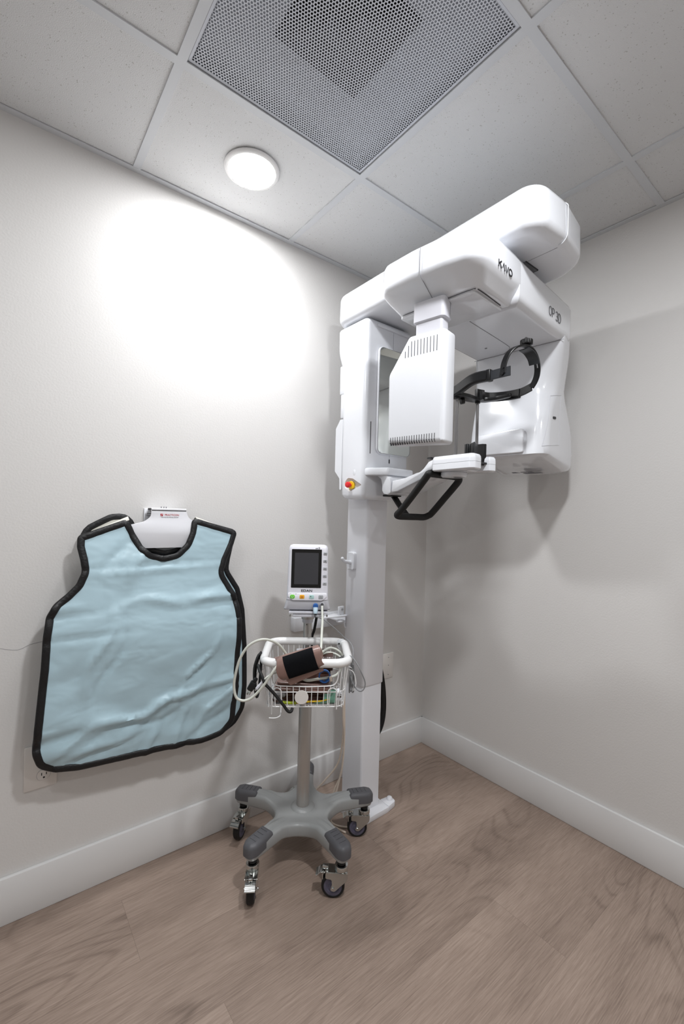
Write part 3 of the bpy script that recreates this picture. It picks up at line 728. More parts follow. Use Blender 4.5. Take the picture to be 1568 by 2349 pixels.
for x, y in ((-.695, -.722), (-.598, -.733)): b.cyl((x, y, 1.640), .0085, .012)
b.lathe((-.668, -.722, 1.632), [(-.008, .006), (-.006, .011), (.006, .011), (.008, .006)], (.7, -.5, .2), 10)
b.lathe((-.700, -.715, 1.672), [(-.004, .006), (.003, .006)], n=12)
hs = obj('head_support', b, xr)
b = MB().use('smoke_plastic')
b.strip([(-.707, -.853, 1.678), (-.704, -.88, 1.679), (-.699, -.915, 1.680)], .029, .0045, (0, 0, 1), smooth=2)
sub('temple_pad', b, hs); b = MB(); b.use('black_plastic').strip([(-.553, -.852, 1.652), (-.556, -.88, 1.656), (-.562, -.905, 1.661)], .026, .0055, (0, 0, 1), smooth=2)
sub('temple_pad', b, hs)
b = MB().use('black_plastic')
st = [(-.703, -.893, 1.676), (-.703, -.894, 1.695), (-.701, -.898, 1.715), (-.694, -.905, 1.736), (-.680, -.914, 1.752), (-.662, -.922, 1.761), (-.640, -.928, 1.765), (-.612, -.930, 1.760), (-.588, -.930, 1.745), (-.573, -.929, 1.722), (-.565, -.925, 1.698), (-.562, -.917, 1.678), (-.562, -.905, 1.660)]
b.strip(st, .019, .0055, (0, 1, 0), smooth=5)
sto = sub('crown_strap', b, hs)
cu = MB().use('black_plastic')
cu.box((-.571, -.929, 1.722), (.03, .005, .018), m=Matrix.Rotation(.0, 3, 'Y'))
cut(sto, cu)
b = MB().use('smoke_plastic'); b.strip([(-.640, -.922, 1.757), (-.615, -.924, 1.752), (-.595, -.926, 1.738), (-.584, -.926, 1.722)], .034, .003, (0, 1, 0), smooth=4); sub('forehead_pad', b, hs)
b = MB().use('black_plastic')
n = 36; kr = lambda r, z: [(-.637+r*(1 if i % 3 else .93)*math.cos(2*PI*i/n), -.928+r*(1 if i % 3 else .93)*math.sin(2*PI*i/n), z) for i in range(n)]
b.loft([kr(.010, 1.768), kr(.0175, 1.769), kr(.0185, 1.771), kr(.0185, 1.780), kr(.0175, 1.783), kr(.013, 1.784)]); sub('adjusting_knob', b, hs, sharp=25)
b = MB().use('black_plastic'); b.cyl((-.707, -.893, 1.676), .0062, .008, (1, 0, 0)); b.cyl((-.706, -.895, 1.692), .003, .006, (1, 0, 0)); sub('pivot_pin', b, hs); b = MB().use('black_plastic'); b.cyl((-.558, -.905, 1.664), .005, .008, (1, 0, 0)); sub('pivot_pin', b, hs)
# wall bracket behind the column
wb = thing('wall_bracket', 'white metal wall bracket and fixing arm behind the machine column', 'bracket', (-.74, -.015, .76))
b = MB().use('shell_satin'); b.box((-.735, -.017, .762), (.265, .034, .060), bev=.003); obj('wall_rail', b, wb)
b = MB().use('shell_satin')
b.prism([(-.70, -.16), (-.70, -.035), (-.62, -.035), (-.62, -.16)], .775, .781, bev=.001)
b.prism(rpoly([(-.835, -.145), (-.70, -.170), (-.685, -.170), (-.685, -.12), (-.72, -.11)], [.008, .01, .002, .002, .01]), .805, .811, bev=.001)
b.box((-.709, -.150, .826), (.028, .008, .045), bev=.002)
obj('fixing_arm', b, wb)
b = MB().use('shell_satin'); b.tube([(-.718+.012*math.cos(a), -.155+.008*math.sin(a), .786) for a in [i*PI/8 for i in range(16)]], .005, n=8, smooth=1, closed=True)
b.tube([(-.706, -.155, .79), (-.698, -.158, .785), (-.694, -.160, .765), (-.690, -.162, .755)], .003, n=8); obj('cable_clamp', b, wb)
b = MB().use('chrome'); b.cyl((-.706, -.155, .835), .005, .004, (0, 1, 0)); b.cyl((-.712, -.15, .813), .005, .004); obj('bolt', b, wb)

# ------------------------------------------------------------------ monitor cart (local frame: +X to its right, -Y towards the user)
PX, PY, PA = -.963, -.274, math.radians(-34.4)
RM = Matrix.Translation((PX, PY, 0)) @ Matrix.Rotation(PA, 4, 'Z')
def cart_thing(name, label, cat, loc=(0, 0, 0), group=None):
    w = RM @ Vector(loc); t = thing(name, label, cat, w, PA, group)
    L0 = Vector(loc); return t, (lambda p: Vector(p)-L0)
def part(name, mb, par, **k): return obj(name, mb, par, world=False, **k)

cart, cf = cart_thing('monitor_stand', 'grey five-legged wheeled stand with pole and white wire basket', 'medical stand')
A0 = 86.7
b = MB(cf).use('base_grey')
def star(rt, hwid, rv, e=0):
    poly, rad = [], []
    for k in range(5):
        a = math.radians(A0+72*k); d = Vector((math.cos(a), math.sin(a))); n = Vector((-d.y, d.x))
        a2 = a-math.radians(36); v = Vector((math.cos(a2), math.sin(a2)))*rv
        poly += [tuple(v), tuple(d*rt-n*hwid), tuple(d*rt+n*hwid)]; rad += [.075, .022, .022]
    return inset(rpoly(poly, rad, 8), e)
def rise(x, y, z0, k=1):
    r = math.hypot(x, y); t = max(0, min(1, (r-.06)/.12)); q = max(0, min(1, (r-.20)/.08))
    return z0 + k*.020*t*t*(3-2*t) - k*.010*q
rings = []
for z, e in ((.112, .014), (.1105, .008), (.113, .002), (.118, 0), (.146, 0), (.152, .0025), (.156, .007), (.158, .014)):
    rings.append([(x, y, rise(x, y, z)) for x, y in star(.272, .0245, .060, e)])
b.loft(rings, caps=False)
for z, flip in ((.112, 1), (.158, 0)):                                   # close the hub and legs with strips from the outline to the centre lines
    o = [(x, y) for x, y in star(.272, .0245, .060, .014)]; n = len(o)
    prev = [b.V((x, y, rise(x, y, z))) for x, y in o]
    for s in (.985, .9, .75, .6, .45, .3, .15):
        cur = []
        for x, y in o:
            r = math.hypot(x, y); f = s
            cur.append(b.V((x*f, y*f, rise(x*f, y*f, z+.0008*(1-s)))))
        for i in range(n):
            j = (i+1) % n; b.face([prev[i], prev[j], cur[j], cur[i]])
        prev = cur
    b.face(prev)
b.lathe((0, 0, .150), [(0, .046), (.008, .0445), (.0135, .038), (.016, .031), (.0165, .0235)], n=40)
bs = part('star_base', b, cart, sharp=45)
b = MB(cf).use('chrome'); b.lathe((0, 0, .105), [(0, .012), (.003, .018), (.012, .02)], n=24); sub('hub_bolt', b, bs)
for k in range(5):
    a = math.radians(A0+72*k); d = Vector((math.cos(a), math.sin(a), 0)); n = Vector((-d.y, d.x, 0))
    def lf(p, d=d, n=n): return cf(d*p[0]+n*p[1]+Vector((0, 0, p[2])))
    b = MB(lf).use('charcoal')
    cp_ = rpoly([(.178, -.0265), (.255, -.0285), (.277, -.016), (.277, .016), (.255, .0285), (.178, .0265)], [.006, .03, .016, .016, .03, .006], 6)
    b.loft([[(u, v, z - max(0, (u-.2))*.09) for u, v in inset(cp_, e)] for z, e in ((.143, .0), (.167, 0), (.174, .0025), (.179, .007), (.181, .014))])
    for j in range(4):
        u = .198+.0165*j; b.box((u, 0, .1813-max(0, u-.2)*.09), (.0016, .026, .0014))
    part('leg_cap', b, cart)
# casters
def caster(k, d):
    a = math.radians(A0+72*k); px, py = .246*math.cos(a), .246*math.sin(a)
    dd = Vector((d[0], d[1], 0)).normalized(); nn = Vector((-dd.y, dd.x, 0))
    def f(p): return cf(Vector((px, py, 0))+dd*p[0]+nn*p[1]+Vector((0, 0, p[2])))
    b = MB(f).use('black_rubber'); b.lathe((0, 0, .108), [(0, .014), (.010, .014)], n=20)
    b.use('chrome'); b.cyl((0, 0, .116), .0055, .022)
    b.lathe((0, 0, .088), [(0, .0195), (.003, .022), (.013, .022), (.0165, .0205), (.017, .0155)], n=28)
    top = rpoly([(-.021, -.0185), (.050, -.0185), (.050, .0185), (-.021, .0185)], [.018, .004, .004, .018], 6)
    b.prism(top, .0855, .0885)
    side = rpoly([(-.021, .087), (.050, .087), (.050, .068), (.030, .066), (.0285, .050), (.0345, .030), (.020, .028), (-.020, .066)], [.002, .004, .004, .006, .01, .008, .008, .02], 4)
    for s in (-1, 1): b.prism(side, s*.0185-.0012, s*.0185+.0012, lambda u, v, w: (u, w, v))
    b.cyl((.026, 0, .038), .0048, .047, (0, 1, 0), 12, .001)
    b.box((-.018, 0, .077), (.006, .034, .018), bev=.002)
    c = part('caster', b, cart)
    c['label'] = 'chrome caster fork with black wheel'
    b = MB(f).use('black_rubber')
    def wring(prof): return [[(.026+r*math.cos(2*PI*i/40), y, .038+r*math.sin(2*PI*i/40)) for i in range(40)] for y, r in prof]
    b.loft(wring([(-.010, .028), (-.0125, .031), (-.0125, .0345), (-.009, .0378), (0, .038), (.009, .0378), (.0125, .0345), (.0125, .031), (.010, .028)]), caps=False)
    b.use('hub_violet'); b.loft(wring([(-.0115, .004), (-.0125, .012), (-.0095, .014), (-.009, .019), (-.0115, .021), (-.0115, .0295), (-.009, .031), (.009, .031), (.0115, .0295), (.0115, .021), (.009, .019), (.0095, .014), (.0125, .012), (.0115, .004)]))
    sub('wheel', b, c, sharp=30)
    b = MB(f).use('chrome')
    b.box((.052, 0, .0935), (.020, .013, .010), bev=.002); b.box((.060, 0, .084), (.016, .033, .003), bev=.001)
    b.strip([(.060, 0, .085), (.068, 0, .083), (.076, 0, .076), (.082, 0, .074)], .033, .0025, (nn.x*0, 1, 0), smooth=4)
    b.box((.060, 0, .066), (.004, .018, .02), bev=.001)
    sub('brake_pedal', b, c)
for k, d in enumerate(((-.85, -.5), (-.28, -.96), (.03, -1), (-1, .12), (-1, .05))): caster(k, d)
b = MB(cf).use('aluminium')
b.lathe((0, 0, 0), [(.160, .0235), (.70, .0235), (.702, .022)], n=40); b.lathe((0, 0, 0), [(.69, .0155), (.845, .0155)], n=32)
pol = part('pole', b, cart)
b = MB(cf).use('grey_shell'); b.lathe((.0, 0, 0), [(.838, .019), (.842, .0205), (.8515, .0205)], n=36); b.use('aluminium').lathe((0, 0, 0), [(.852, .0235), (.878, .0235)], n=40)
b.use('dark_slot').cyl((-.003, -.0156, .833), .0022, .002, (0, 1, 0)); sub('pole_collar', b, pol)
b = MB(cf).use('grey_shell')
b.box((.002, -.015, .8885), (.138, .115, .007), bev=.001); b.box((.003, -.015, .8775), (.112, .110, .011), bev=.002)
b.use('chrome')
for x in (-.062, .068): b.cyl((x, -.072, .879), .0035, .008, (0, 1, 0), 12)
part('mounting_plate', b, cart)
# wire basket
bk = MB(cf).use('white_wire')
def bring2(z, hx, y0, y1, r, cx=.001): return [(cx+x, (y0+y1)/2+y, z) for x, y in rrect(hx, (y1-y0)/2, r, 6)]
bk.tube(bring2(.775, .135, -.266, -.026, .045), .0135, n=16, smooth=0, closed=True)
bsk = part('basket', bk, cart)
bk = MB(cf).use('white_wire')
T_, B_ = (.775, .133, -.262, -.030, .040), (.634, .121, -.252, -.052, .03)
def lev(z):
    t = (z-B_[0])/(T_[0]-B_[0]); return tuple(B_[i]+(T_[i]-B_[i])*t for i in range(1, 5))
def wp(x, side, z):
    hx, y0, y1, r = lev(z)
    return {'f': (.001+x*hx, y0, z), 'b': (.001+x*hx, y1, z), 'l': (.001-hx, (y0+y1)/2+x*(y1-y0)/2, z), 'r': (.001+hx, (y0+y1)/2+x*(y1-y0)/2, z)}[side]
for z in (.634, .681): bk.tube(bring2(z, *lev(z)), .0018, n=6, smooth=0, closed=True)
for i in range(11):                                                      # front wires stop at the dipped front edge
    x = -.77+i*.154; bk.tube([wp(x, 'f', .634), wp(x, 'f', .701)], .0014, n=6, smooth=0)
fy = lambda z: lev(z)[1]
bk.tube([(-.108, fy(.765), .765), (-.105, fy(.73), .73), (-.100, fy(.712), .712), (-.088, fy(.702), .702), (-.06, fy(.7), .700), (0, fy(.7), .699), (.06, fy(.7), .700), (.086, fy(.702), .703), (.097, fy(.712), .713), (.102, fy(.73), .73), (.106, fy(.765), .765)], .0020, n=6, smooth=4)
for x in (-.98, -.9, .9, .98): bk.tube([wp(x*.95, 'f', .634), wp(x*.95, 'f', .770)], .0014, n=6, smooth=0)
for i in range(14): x = -.95+i*1.9/13; bk.tube([wp(x, 'b', .634), wp(x, 'b', .770)], .0014, n=6, smooth=0)
for s in 'lr':
    for i in range(11): x = -.9+i*.18; bk.tube([wp(x, s, .634), wp(x, s, .770)], .0014, n=6, smooth=0)
for i in range(12): x = -.95+i*1.9/11; bk.tube([wp(x, 'f', .634), wp(x, 'b', .634)], .0013, n=6, smooth=0)
for i in range(4): y = -.21+i*.04; bk.tube([(-.12, y, .6335), (.122, y, .6335)], .0013, n=6, smooth=0)
bk.use('shell_satin').box((0, -.15, .630), (.20, .15, .003), bev=.001)
sub('wire_mesh', bk, bsk)
bk = MB(cf).use('plate_white'); bk.cyl((-.011, -.2585, .666), .0215, .003, (0, 1, 0), 40, .0006); sub('round_badge', bk, bsk)
for x in (-.088, .085):
    bk = MB(cf).use('white_wire')
    bk.tube([(x-.014, -.262, .615 if x < 0 else .645), (x-.014, -.262, .680), (x-.009, -.263, .693), (x+.001, -.263, .697), (x+.010, -.263, .692), (x+.014, -.262, .680), (x+.014, -.262, .63)] +
            ([(x+.013, -.275, .617), (x, -.285, .614), (x-.02, -.285, .614)] if x < 0 else []), .0018, n=6, smooth=3)
    sub('wire_hook', bk, bsk)
for s in (-1, 1):
    bk = MB(cf).use('white_wire')
    x = s*.137; bk.tube([(x-.004*s, -.20, .735), (x+.018*s, -.20, .725), (x+.028*s, -.20, .690), (x+.022*s, -.20, .665), (x+.022*s, -.17, .662), (x+.028*s, -.17, .690), (x+.018*s, -.17, .725), (x-.004*s, -.17, .735)], .0016, n=6, smooth=3)
    sub('wire_hook', bk, bsk)
bk = MB(cf).use('shell_satin'); bk.box((0, -.034, .70), (.075, .010, .10), bev=.003); bk.cyl((0, -.004, .70), .0275, .04, n=32); sub('basket_clamp', bk, bsk)

# ------------------------------------------------------------------ patient monitor
mon, mf_ = cart_thing('patient_monitor', 'white portable patient monitor with dark portrait screen on top of the stand', 'monitor', (0, -.02, .892))
TI = math.radians(3.0)
def mfr(p):                                                             # lean the whole housing back a little
    p = Vector(p); y, z = p.y+.02, p.z-.892
    return mf_((p.x, -.02+y*math.cos(TI)+z*math.sin(TI), .892-y*math.sin(TI)+z*math.cos(TI)))
b = MB(mfr).use('monitor_white')
def mring(z, hw, yf, yb, r=.012, e=0, xo=-.003): return [(xo+x, (yf+yb)/2+y, z) for x, y in rrect(hw-e, (yb-yf)/2-e, r, 5)]
b.loft([mring(.932, .0745, -.071, .03), mring(.96, .0735, -.071, .03), mring(1.05, .0715, -.071, .028), mring(1.105, .0705, -.071, .024), mring(1.117, .0695, -.070, .022), mring(1.124, .066, -.0665, .018), mring(1.1275, .058, -.058, .010)])
mb_ = part('housing', b, mon)
b = MB(mfr).use('monitor_lower')
b.loft([mring(.893, .080, -.050, .04, .010), mring(.895, .083, -.060, .043, .010), mring(.899, .0835, -.064, .043, .010), mring(.915, .079, -.0665, .037), mring(.930, .0755, -.0680, .032), mring(.936, .0735, -.066, .030)])
part('lower_housing', b, mon)
YF = -.0712
def rface(cx, cz, hx, hz, r, n=4): return [(cx+x, cz+z) for x, z in rrect(hx, hz, r, n)]
xz = lambda u, v, w: (u, w, v)
b = MB(mfr).use('monitor_strip')
b.prism(rpoly([(-.072, .955), (.066, .955), (.066, .943), (.050, .930), (-.055, .930), (-.072, .943)][::-1], [.001, .002, .012, .012, .012, .001][::-1], 5), YF-.0022, YF+.002, xz, bev=.0006); stp = part('key_strip', b, mon)
b = MB(mfr).use('bezel'); b.prism(rface(-.009, 1.0425, .0535, .0685, .002), YF-.0006, YF+.003, xz); scb = part('screen', b, mon)
b = MB(mfr).use('screen'); b.prism(rface(-.009, 1.0425, .0425, .0560, .001), YF-.0009, YF+.003, xz); sub('display', b, scb)
for nm, x, m in (('power_key', -.056, 'green'), ('alarm_key', -.022, 'orange'), ('pause_key', .012, 'teal'), ('menu_key', .045, 'key_grey')):
    b = MB(mfr).use(m); b.prism(rface(x, .9425, .0085, .0068, .003 if m != 'green' else .0055), YF-.0040, YF-.001, xz, bev=.0008)
    if m == 'green': b.use('monitor_strip').tube([(x+.0035*math.cos(t), YF-.0042, .9425+.003*math.sin(t)) for t in [2.2+i*.6 for i in range(9)]], .0004, n=5, smooth=1)
    elif m == 'orange':
        b.use('red_ink')
        for i in range(3): b.box((x-.0025+.0025*i, YF-.0041, .9405), (.0016, .0005, .003))
        b.box((x, YF-.0041, .944), (.007, .0005, .001))
    elif m == 'teal': b.use('ink'); b.box((x-.003, YF-.0041, .944), (.003, .0005, .003))
    else: b.use('ink_soft'); b.box((x-.001, YF-.0041, .943), (.001, .0005, .006)); b.box((x+.002, YF-.0041, .940), (.004, .0005, .001))
    sub(nm, b, stp)
b = MB(mfr).use('ink_soft')
for x in (-.058, -.051): b.cyl((x, YF-.0023, .9525), .0008, .0006, (0, 1, 0), 8)
for x in (-.064, -.044): b.box((x, YF-.0023, .9525), (.004, .0005, .0012))
sub('indicator_light', b, stp)
for i in range(5):
    z = 1.097-i*.0268; b = MB(mfr).use('key_grey'); b.prism(rface(.0575, z, .0066, .0046, .002), YF-.0022, YF+.001, xz, bev=.0007)
    b.use('ink')
    if i == 0: b.box((.0575, YF-.0024, z), (.007, .0005, .0010))
    elif i == 1: b.cyl((.0575, YF-.0024, z), .0018, .0006, (0, 1, 0), 12)
    elif i == 3: b.tube([(.0545, YF-.0024, z+.0008), (.0565, YF-.0024, z-.001), (.0605, YF-.0024, z+.0015)], .0005, n=5, smooth=0)
    else:
        s = 1 if i == 2 else -1; b.prism([(.0557, z-s*.0013), (.0593, z-s*.0013), (.0575, z+s*.0018)][::s], YF-.0026, YF-.0021, xz)
    sub('soft_key', b, mb_)
me = text_mesh('maker_lettering', 'EDAN', .0112, (0, 0, 0), (1, 0, 0), (0, 0, 1), 'ink', None, .0003, 1.35, bold=.00015)
for v in me.vertices: v.co = mfr(Vector((-.006, YF-.0004, .9635))+v.co)
add_mesh('maker_lettering', me, mb_)
me = text_mesh('model_lettering', 'm3', .010, (0, 0, 0), (1, 0, .12), (-.25, 0, 1), 'ink', None, .0003, 1.3)
for v in me.vertices: v.co = mfr(Vector((.030, YF-.0004, 1.1155))+v.co)
add_mesh('model_lettering', me, mb_)
b = MB(mfr).use('monitor_lower'); b.cyl((.050, -.068, .915), .0085, .005, (0, 1, -.25), 24, .001); b.use('dark_slot').cyl((.050, -.0712, .915), .0058, .002, (0, 1, -.25), 20); sub('cuff_port', b, mb_)

# probe cable: blue and white plug, grey lead into the basket, hanging coil
cab, cbf = cart_thing('probe_cable', 'thin grey sensor cable plugged into the monitor with a blue and white connector', 'cable', (.10, -.16, .78))
b = MB(cbf).use('cable_grey')
b.tube([(.027, -.086, .886), (.031, -.092, .880), (.038, -.088, .876), (.062, -.09, .866), (.10, -.09, .836), (.13, -.085, .808), (.150, -.09, .793), (.160, -.12, .778), (.158, -.15, .755), (.155, -.17, .72), (.152, -.175, .68), (.156, -.18, .65), (.162, -.18, .668), (.158, -.175, .74), (.150, -.17, .70), (.148, -.165, .655), (.155, -.165, .652), (.160, -.16, .70), (.155, -.16, .762), (.147, -.165, .70), (.146, -.17, .65), (.150, -.155, .648), (.154, -.15, .70), (.150, -.15, .755), (.13, -.14, .755), (.106, -.17, .757), (.116, -.19, .772), (.130, -.21, .783), (.147, -.24, .786), (.162, -.262, .770), (.173, -.27, .75), (.185, -.27, .722), (.186, -.27, .705), (.180, -.27, .693), (.170, -.265, .688), (.160, -.24, .688), (.150, -.2, .70), (.148, -.18, .72)], .0019, n=8, smooth=5)
part('lead', b, cab)
b = MB(cbf).use('blue_plastic'); b.lathe((.027, -.074, .913), [(-.004, .0095), (.003, .0095)], (0, -.85, -.35), 24)
b.use('pale_blue').lathe((.027, -.0785, .909), [(0, .0085), (.010, .0082), (.020, .007), (.022, .006)], (0, -.35, -.95), 24)
b.use('smoke_plastic'); 
for i in range(4): b.lathe((.028, -.0855-.001*i, .886-.0035*i), [(-.0013, .0052-.0006*i), (.0013, .0052-.0006*i)], (0, -.3, -1), 14)
part('connector_plug', b, cab)

# blood pressure cuff lying over the front rail, with its hose
cuff, cuf = cart_thing('blood_pressure_cuff', 'rolled taupe blood pressure cuff with black velcro patch resting on the basket rail', 'blood pressure cuff', (-.018, -.25, .775))
A_ = Vector((.125, .0, .042)).normalized(); U_ = Vector((-.042, -.02, .125)); U_ = (U_-A_*U_.dot(A_)).normalized(); W_ = A_.cross(U_)  # W_ points to the back or the front
CC = Vector((-.016, -.262, .778))
def cfp(s, a, r=1, ru=.036, rw=.027):
    x = math.cos(a); y = math.sin(a); e = .75
    return CC + A_*s + U_*(ru*r*math.copysign(abs(x)**e, x)) + W_*(rw*r*math.copysign(abs(y)**e, y))
b = MB(cuf).use('taupe_vinyl')
nA = 40
outer = [(-.072, 1.0), (-.070, 1.03), (-.03, 1.0), (.02, .97), (.064, .93), (.068, .90)]; inner = [(.066, .80), (.0, .80), (-.066, .84), (-.070, .93)]
b.loft([[cfp(s+.004*math.sin(3*2*PI*i/nA)*(abs(s)/.07)**4, 2*PI*i/nA, r) for i in range(nA)] for s, r in outer+inner], loop=True, caps=False)
# inner turns of the roll
for rr in (.72, .55):
    b.loft([[cfp(s, 2*PI*i/nA*.93+.4, r) for i in range(nA)] for s, r in ((-.062, rr), (.062+.004*rr, rr*.96), (.060, rr-.08), (-.060, rr-.08))], loop=True, caps=False)
cb_ = part('cuff_sleeve', b, cuff, sharp=60)
b = MB(cuf).use('taupe_vinyl')                                           # loose lower corner
q0, q1, q2, q3 = cfp(-.070, PI*1.02), cfp(.066, PI*1.02), cfp(.060, PI*.98)-U_*.012, cfp(-.052, PI*.98)-U_*.024
sgn = -1
fr_ = Vector((0, -.02, 0))
def flap(d): return [q+Vector((0, d, 0)) for q in (q1+U_*.03+fr_*.6, q0+U_*.03+fr_*.6, q3+fr_*.3, q2+fr_*.3)]
b.loft([flap(-.0015), flap(.0015)]); sub('cuff_flap', b, cb_)
b = MB(cuf).use('velcro')
front = PI*1.5 if W_.y > 0 else PI*.5
rows = []
for s in [-.048+i*.012 for i in range(9)]:
    rows.append([cfp(s, front+(-1.45+2.9*j/18)+(.10 if s < -.04 else 0)*0, 1.045) for j in range(19)])
lo = [[cfp(s, front+(-1.45+2.9*j/18), 1.0) for j in range(19)] for s in [-.048+i*.012 for i in range(9)]]
b.loft(rows, caps=False, closed=False); b.loft(lo, caps=False, closed=False)
b.loft([rows[0], lo[0]], caps=False, closed=False); b.loft([rows[-1], lo[-1]], caps=False, closed=False)
b.loft([[r[0] for r in rows], [r[0] for r in lo]], caps=False, closed=False); b.loft([[r[-1] for r in rows], [r[-1] for r in lo]], caps=False, closed=False)
sub('velcro_patch', b, cb_)
b = MB(cuf).use('hose')
b.tube([(.050, -.076, .914), (.051, -.09, .895), (.052, -.11, .87), (.050, -.145, .845), (.048, -.19, .812), (.046, -.215, .79), (.044, -.222, .768), (.04, -.20, .752)], .0042, n=12, smooth=6)
hz_ = part('air_hose', b, cuff)
b = MB(cuf).use('hose')
b.tube([(-.045, -.215, .765), (-.055, -.235, .78), (-.066, -.245, .800), (-.085, -.26, .829), (-.106, -.275, .846), (-.131, -.284, .853), (-.158, -.288, .846), (-.181, -.29, .828), (-.200, -.29, .794), (-.21, -.289, .757), (-.215, -.289, .725), (-.214, -.289, .700), (-.208, -.29, .680), (-.197, -.29, .671), (-.180, -.29, .669), (-.16, -.29, .678), (-.140, -.29, .698), (-.119, -.29, .725), (-.100, -.288, .755), (-.086, -.282, .772), (-.07, -.27, .775)], .0040, n=12, smooth=6)
part('air_hose', b, cuff)
b = MB(cuf).use('hose')
b.tube([(.04, -.16, .765), (.07, -.13, .766), (.10, -.12, .758), (.125, -.13, .742), (.12, -.16, .735), (.08, -.185, .748), (.04, -.19, .752)], .004, n=10, smooth=6)
b.tube([(.045, -.17, .775), (.08, -.11, .776), (.115, -.10, .760), (.128, -.12, .735), (.10, -.2, .715), (.04, -.235, .715), (.0, -.238, .712), (-.03, -.225, .73)], .0042, n=10, smooth=6)
part('air_hose', b, cuff)

# other things in the basket
def rest(name, label, cat, loc, group=None): return cart_thing(name, label, cat, loc, group)
def folded(name, label, loc, size, rz, m, tilt=0):
    t, f = rest(name, label, 'blood pressure cuff', loc); L = Vector(loc)
    b = MB(lambda p: p).use(m); R_ = Matrix.Rotation(rz, 3, 'Z') @ Matrix.Rotation(tilt, 3, 'Y')
    for k in range(3):
        poly = rrect(size[0]/2-.004*k, size[1]/2-.003*k, .012, 4); z = size[2]*k/3
        b.loft([[R_ @ Vector((x, y, z+dz+.003*math.sin(x*40+k)+.002*math.cos(y*60))) for x, y in inset(poly, e)] for dz, e in ((0, .003), (size[2]*.12, 0), (size[2]*.24, 0), (size[2]*.31, .003))])
    p = part('folded_sleeve', b, t)
    return t, p, R_
t1, p1, R1 = folded('folded_cuff', 'dark brown folded vinyl cuff lying flat in the wire basket', (-.012, -.155, .6385), (.19, .15, .030), .05, 'brown_vinyl')
b = MB().use('velcro'); b.box((0, -.02, .0315), (.13, .07, .002), bev=.0008); sub('velcro_patch', b, p1)
t2, p2, R2 = folded('folded_cuff', 'taupe and brown folded vinyl cuff on top of the pile in the basket', (-.004, -.165, .673), (.185, .14, .030), -.08, 'taupe_vinyl', .03)
b = MB().use('brown_vinyl'); b.box((.02, -.0, .0325), (.13, .125, .0030), rz=-.08, bev=.001); sub('dark_panel', b, p2)
t3, f3 = rest('rolled_cuff', 'dark rolled vinyl cuff standing behind the large cuff in the basket', 'blood pressure cuff', (.055, -.13, .708))
b = MB(f3).use('brown_vinyl')
b.loft([[Vector((.055, -.13, .735))+Vector((s, 0, 0))+Vector((0, .026*r*math.cos(a), .03*r*math.sin(a))) for a in [2*PI*i/28 for i in range(28)]] for s, r in ((-.05, 1), (.035, 1), (.035, .86), (-.05, .86))], loop=True, caps=False)
b.prism(rpoly([(.010, .74), (.085, .742), (.060, .775), (.035, .792)], .004, 3), -.123, -.119, xz)
part('rolled_sleeve', b, t3)
t4, f4 = rest('finger_sensor_ring', 'blue plastic ring clip in the basket under the cuff', 'clip', (.062, -.225, .705))
b = MB(f4).use('blue_plastic'); b.loft([[Vector((.060, -.232, .722))+Vector((r*math.cos(a)*.95, y, r*math.sin(a))) for a in [2*PI*i/32 for i in range(32)]] for y, r in ((-.004, .0205), (.010, .0195), (.010, .0150), (-.004, .0165))], loop=True, caps=False); part('ring', b, t4)
t5, f5 = rest('power_cord', 'black power cord coiled over the left side of the basket', 'power cord', (-.15, -.22, .70))
b = MB(f5).use('black_rubber')
coil = []
for k in range(5):
    o = .0035*k; coil += [(-.146-o*.3, -.20-o, .790-o*.2), (-.157-o*.4, -.215-o, .755), (-.160-.2*o, -.222-o, .715), (-.155, -.23-o, .672-.3*o), (-.149, -.225-o, .662), (-.146, -.215-o, .70), (-.144, -.205-o, .75)]
b.tube(coil, .0034, n=8, smooth=4)
b.tube([(-.15, -.24, .76), (-.143, -.262, .75), (-.134, -.279, .741), (-.124, -.285, .72), (-.108, -.286, .703), (-.092, -.286, .686), (-.078, -.286, .669), (-.064, -.286, .652), (-.055, -.285, .639), (-.048, -.285, .633), (-.041, -.283, .633), (-.038, -.276, .640)], .0046, n=10, smooth=5)
part('cord', b, t5)
b = MB(f5).use('black_plastic'); b.box((-.166, -.255, .700), (.020, .018, .030), bev=.004, m=Matrix.Rotation(.5, 3, 'Y'))
b.box((-.157, -.255, .716), (.012, .012, .02), bev=.003, m=Matrix.Rotation(.5, 3, 'Y'))
pl = part('plug', b, t5)
b = MB(f5).use('chrome')
for y in (-.259, -.250): b.box((-.176, y, .682), (.0055, .0015, .016), m=Matrix.Rotation(.5, 3, 'Y'))
b.cyl((-.170, -.2545, .679), .002, .016, (-.48, 0, -.88)); sub('plug_prong', b, pl)
t6, f6 = rest('luer_adapter', 'small grey hose adapter beside the power plug', 'adapter', (-.14, -.285, .70))
b = MB(f6).use('grey_shell'); b.lathe((-.148, -.283, .702), [(0, .0045), (.012, .0048), (.014, .0035), (.030, .003)], (.6, 0, .8), 14); part('barrel', b, t6)
b = MB(f6).use('aluminium'); b.lathe((-.152, -.283, .697), [(0, .0028), (.006, .0034)], (.6, 0, .8), 12); part('tip', b, t6)
b = MB(f6).use('hose'); b.tube([(-.130, -.283, .726), (-.12, -.280, .735), (-.105, -.27, .742), (-.08, -.25, .742), (-.05, -.23, .735)], .0026, n=8); part('hose_tail', b, t6)
t7, f7 = rest('mint_packet', 'mint green flat packet at the bottom right of the basket', 'packet', (.055, -.17, .641))
b = MB(f7).use('mint'); b.prism(rpoly([(.03, -.235), (.10, -.225), (.11, -.15), (.04, -.145)], .004, 3), .6345, .641, bev=.001)
b.prism(rpoly([(.055, .641), (.098, .641), (.098, .682), (.065, .678)], .004, 3), -.238, -.234, xz); part('wrapper', b, t7)
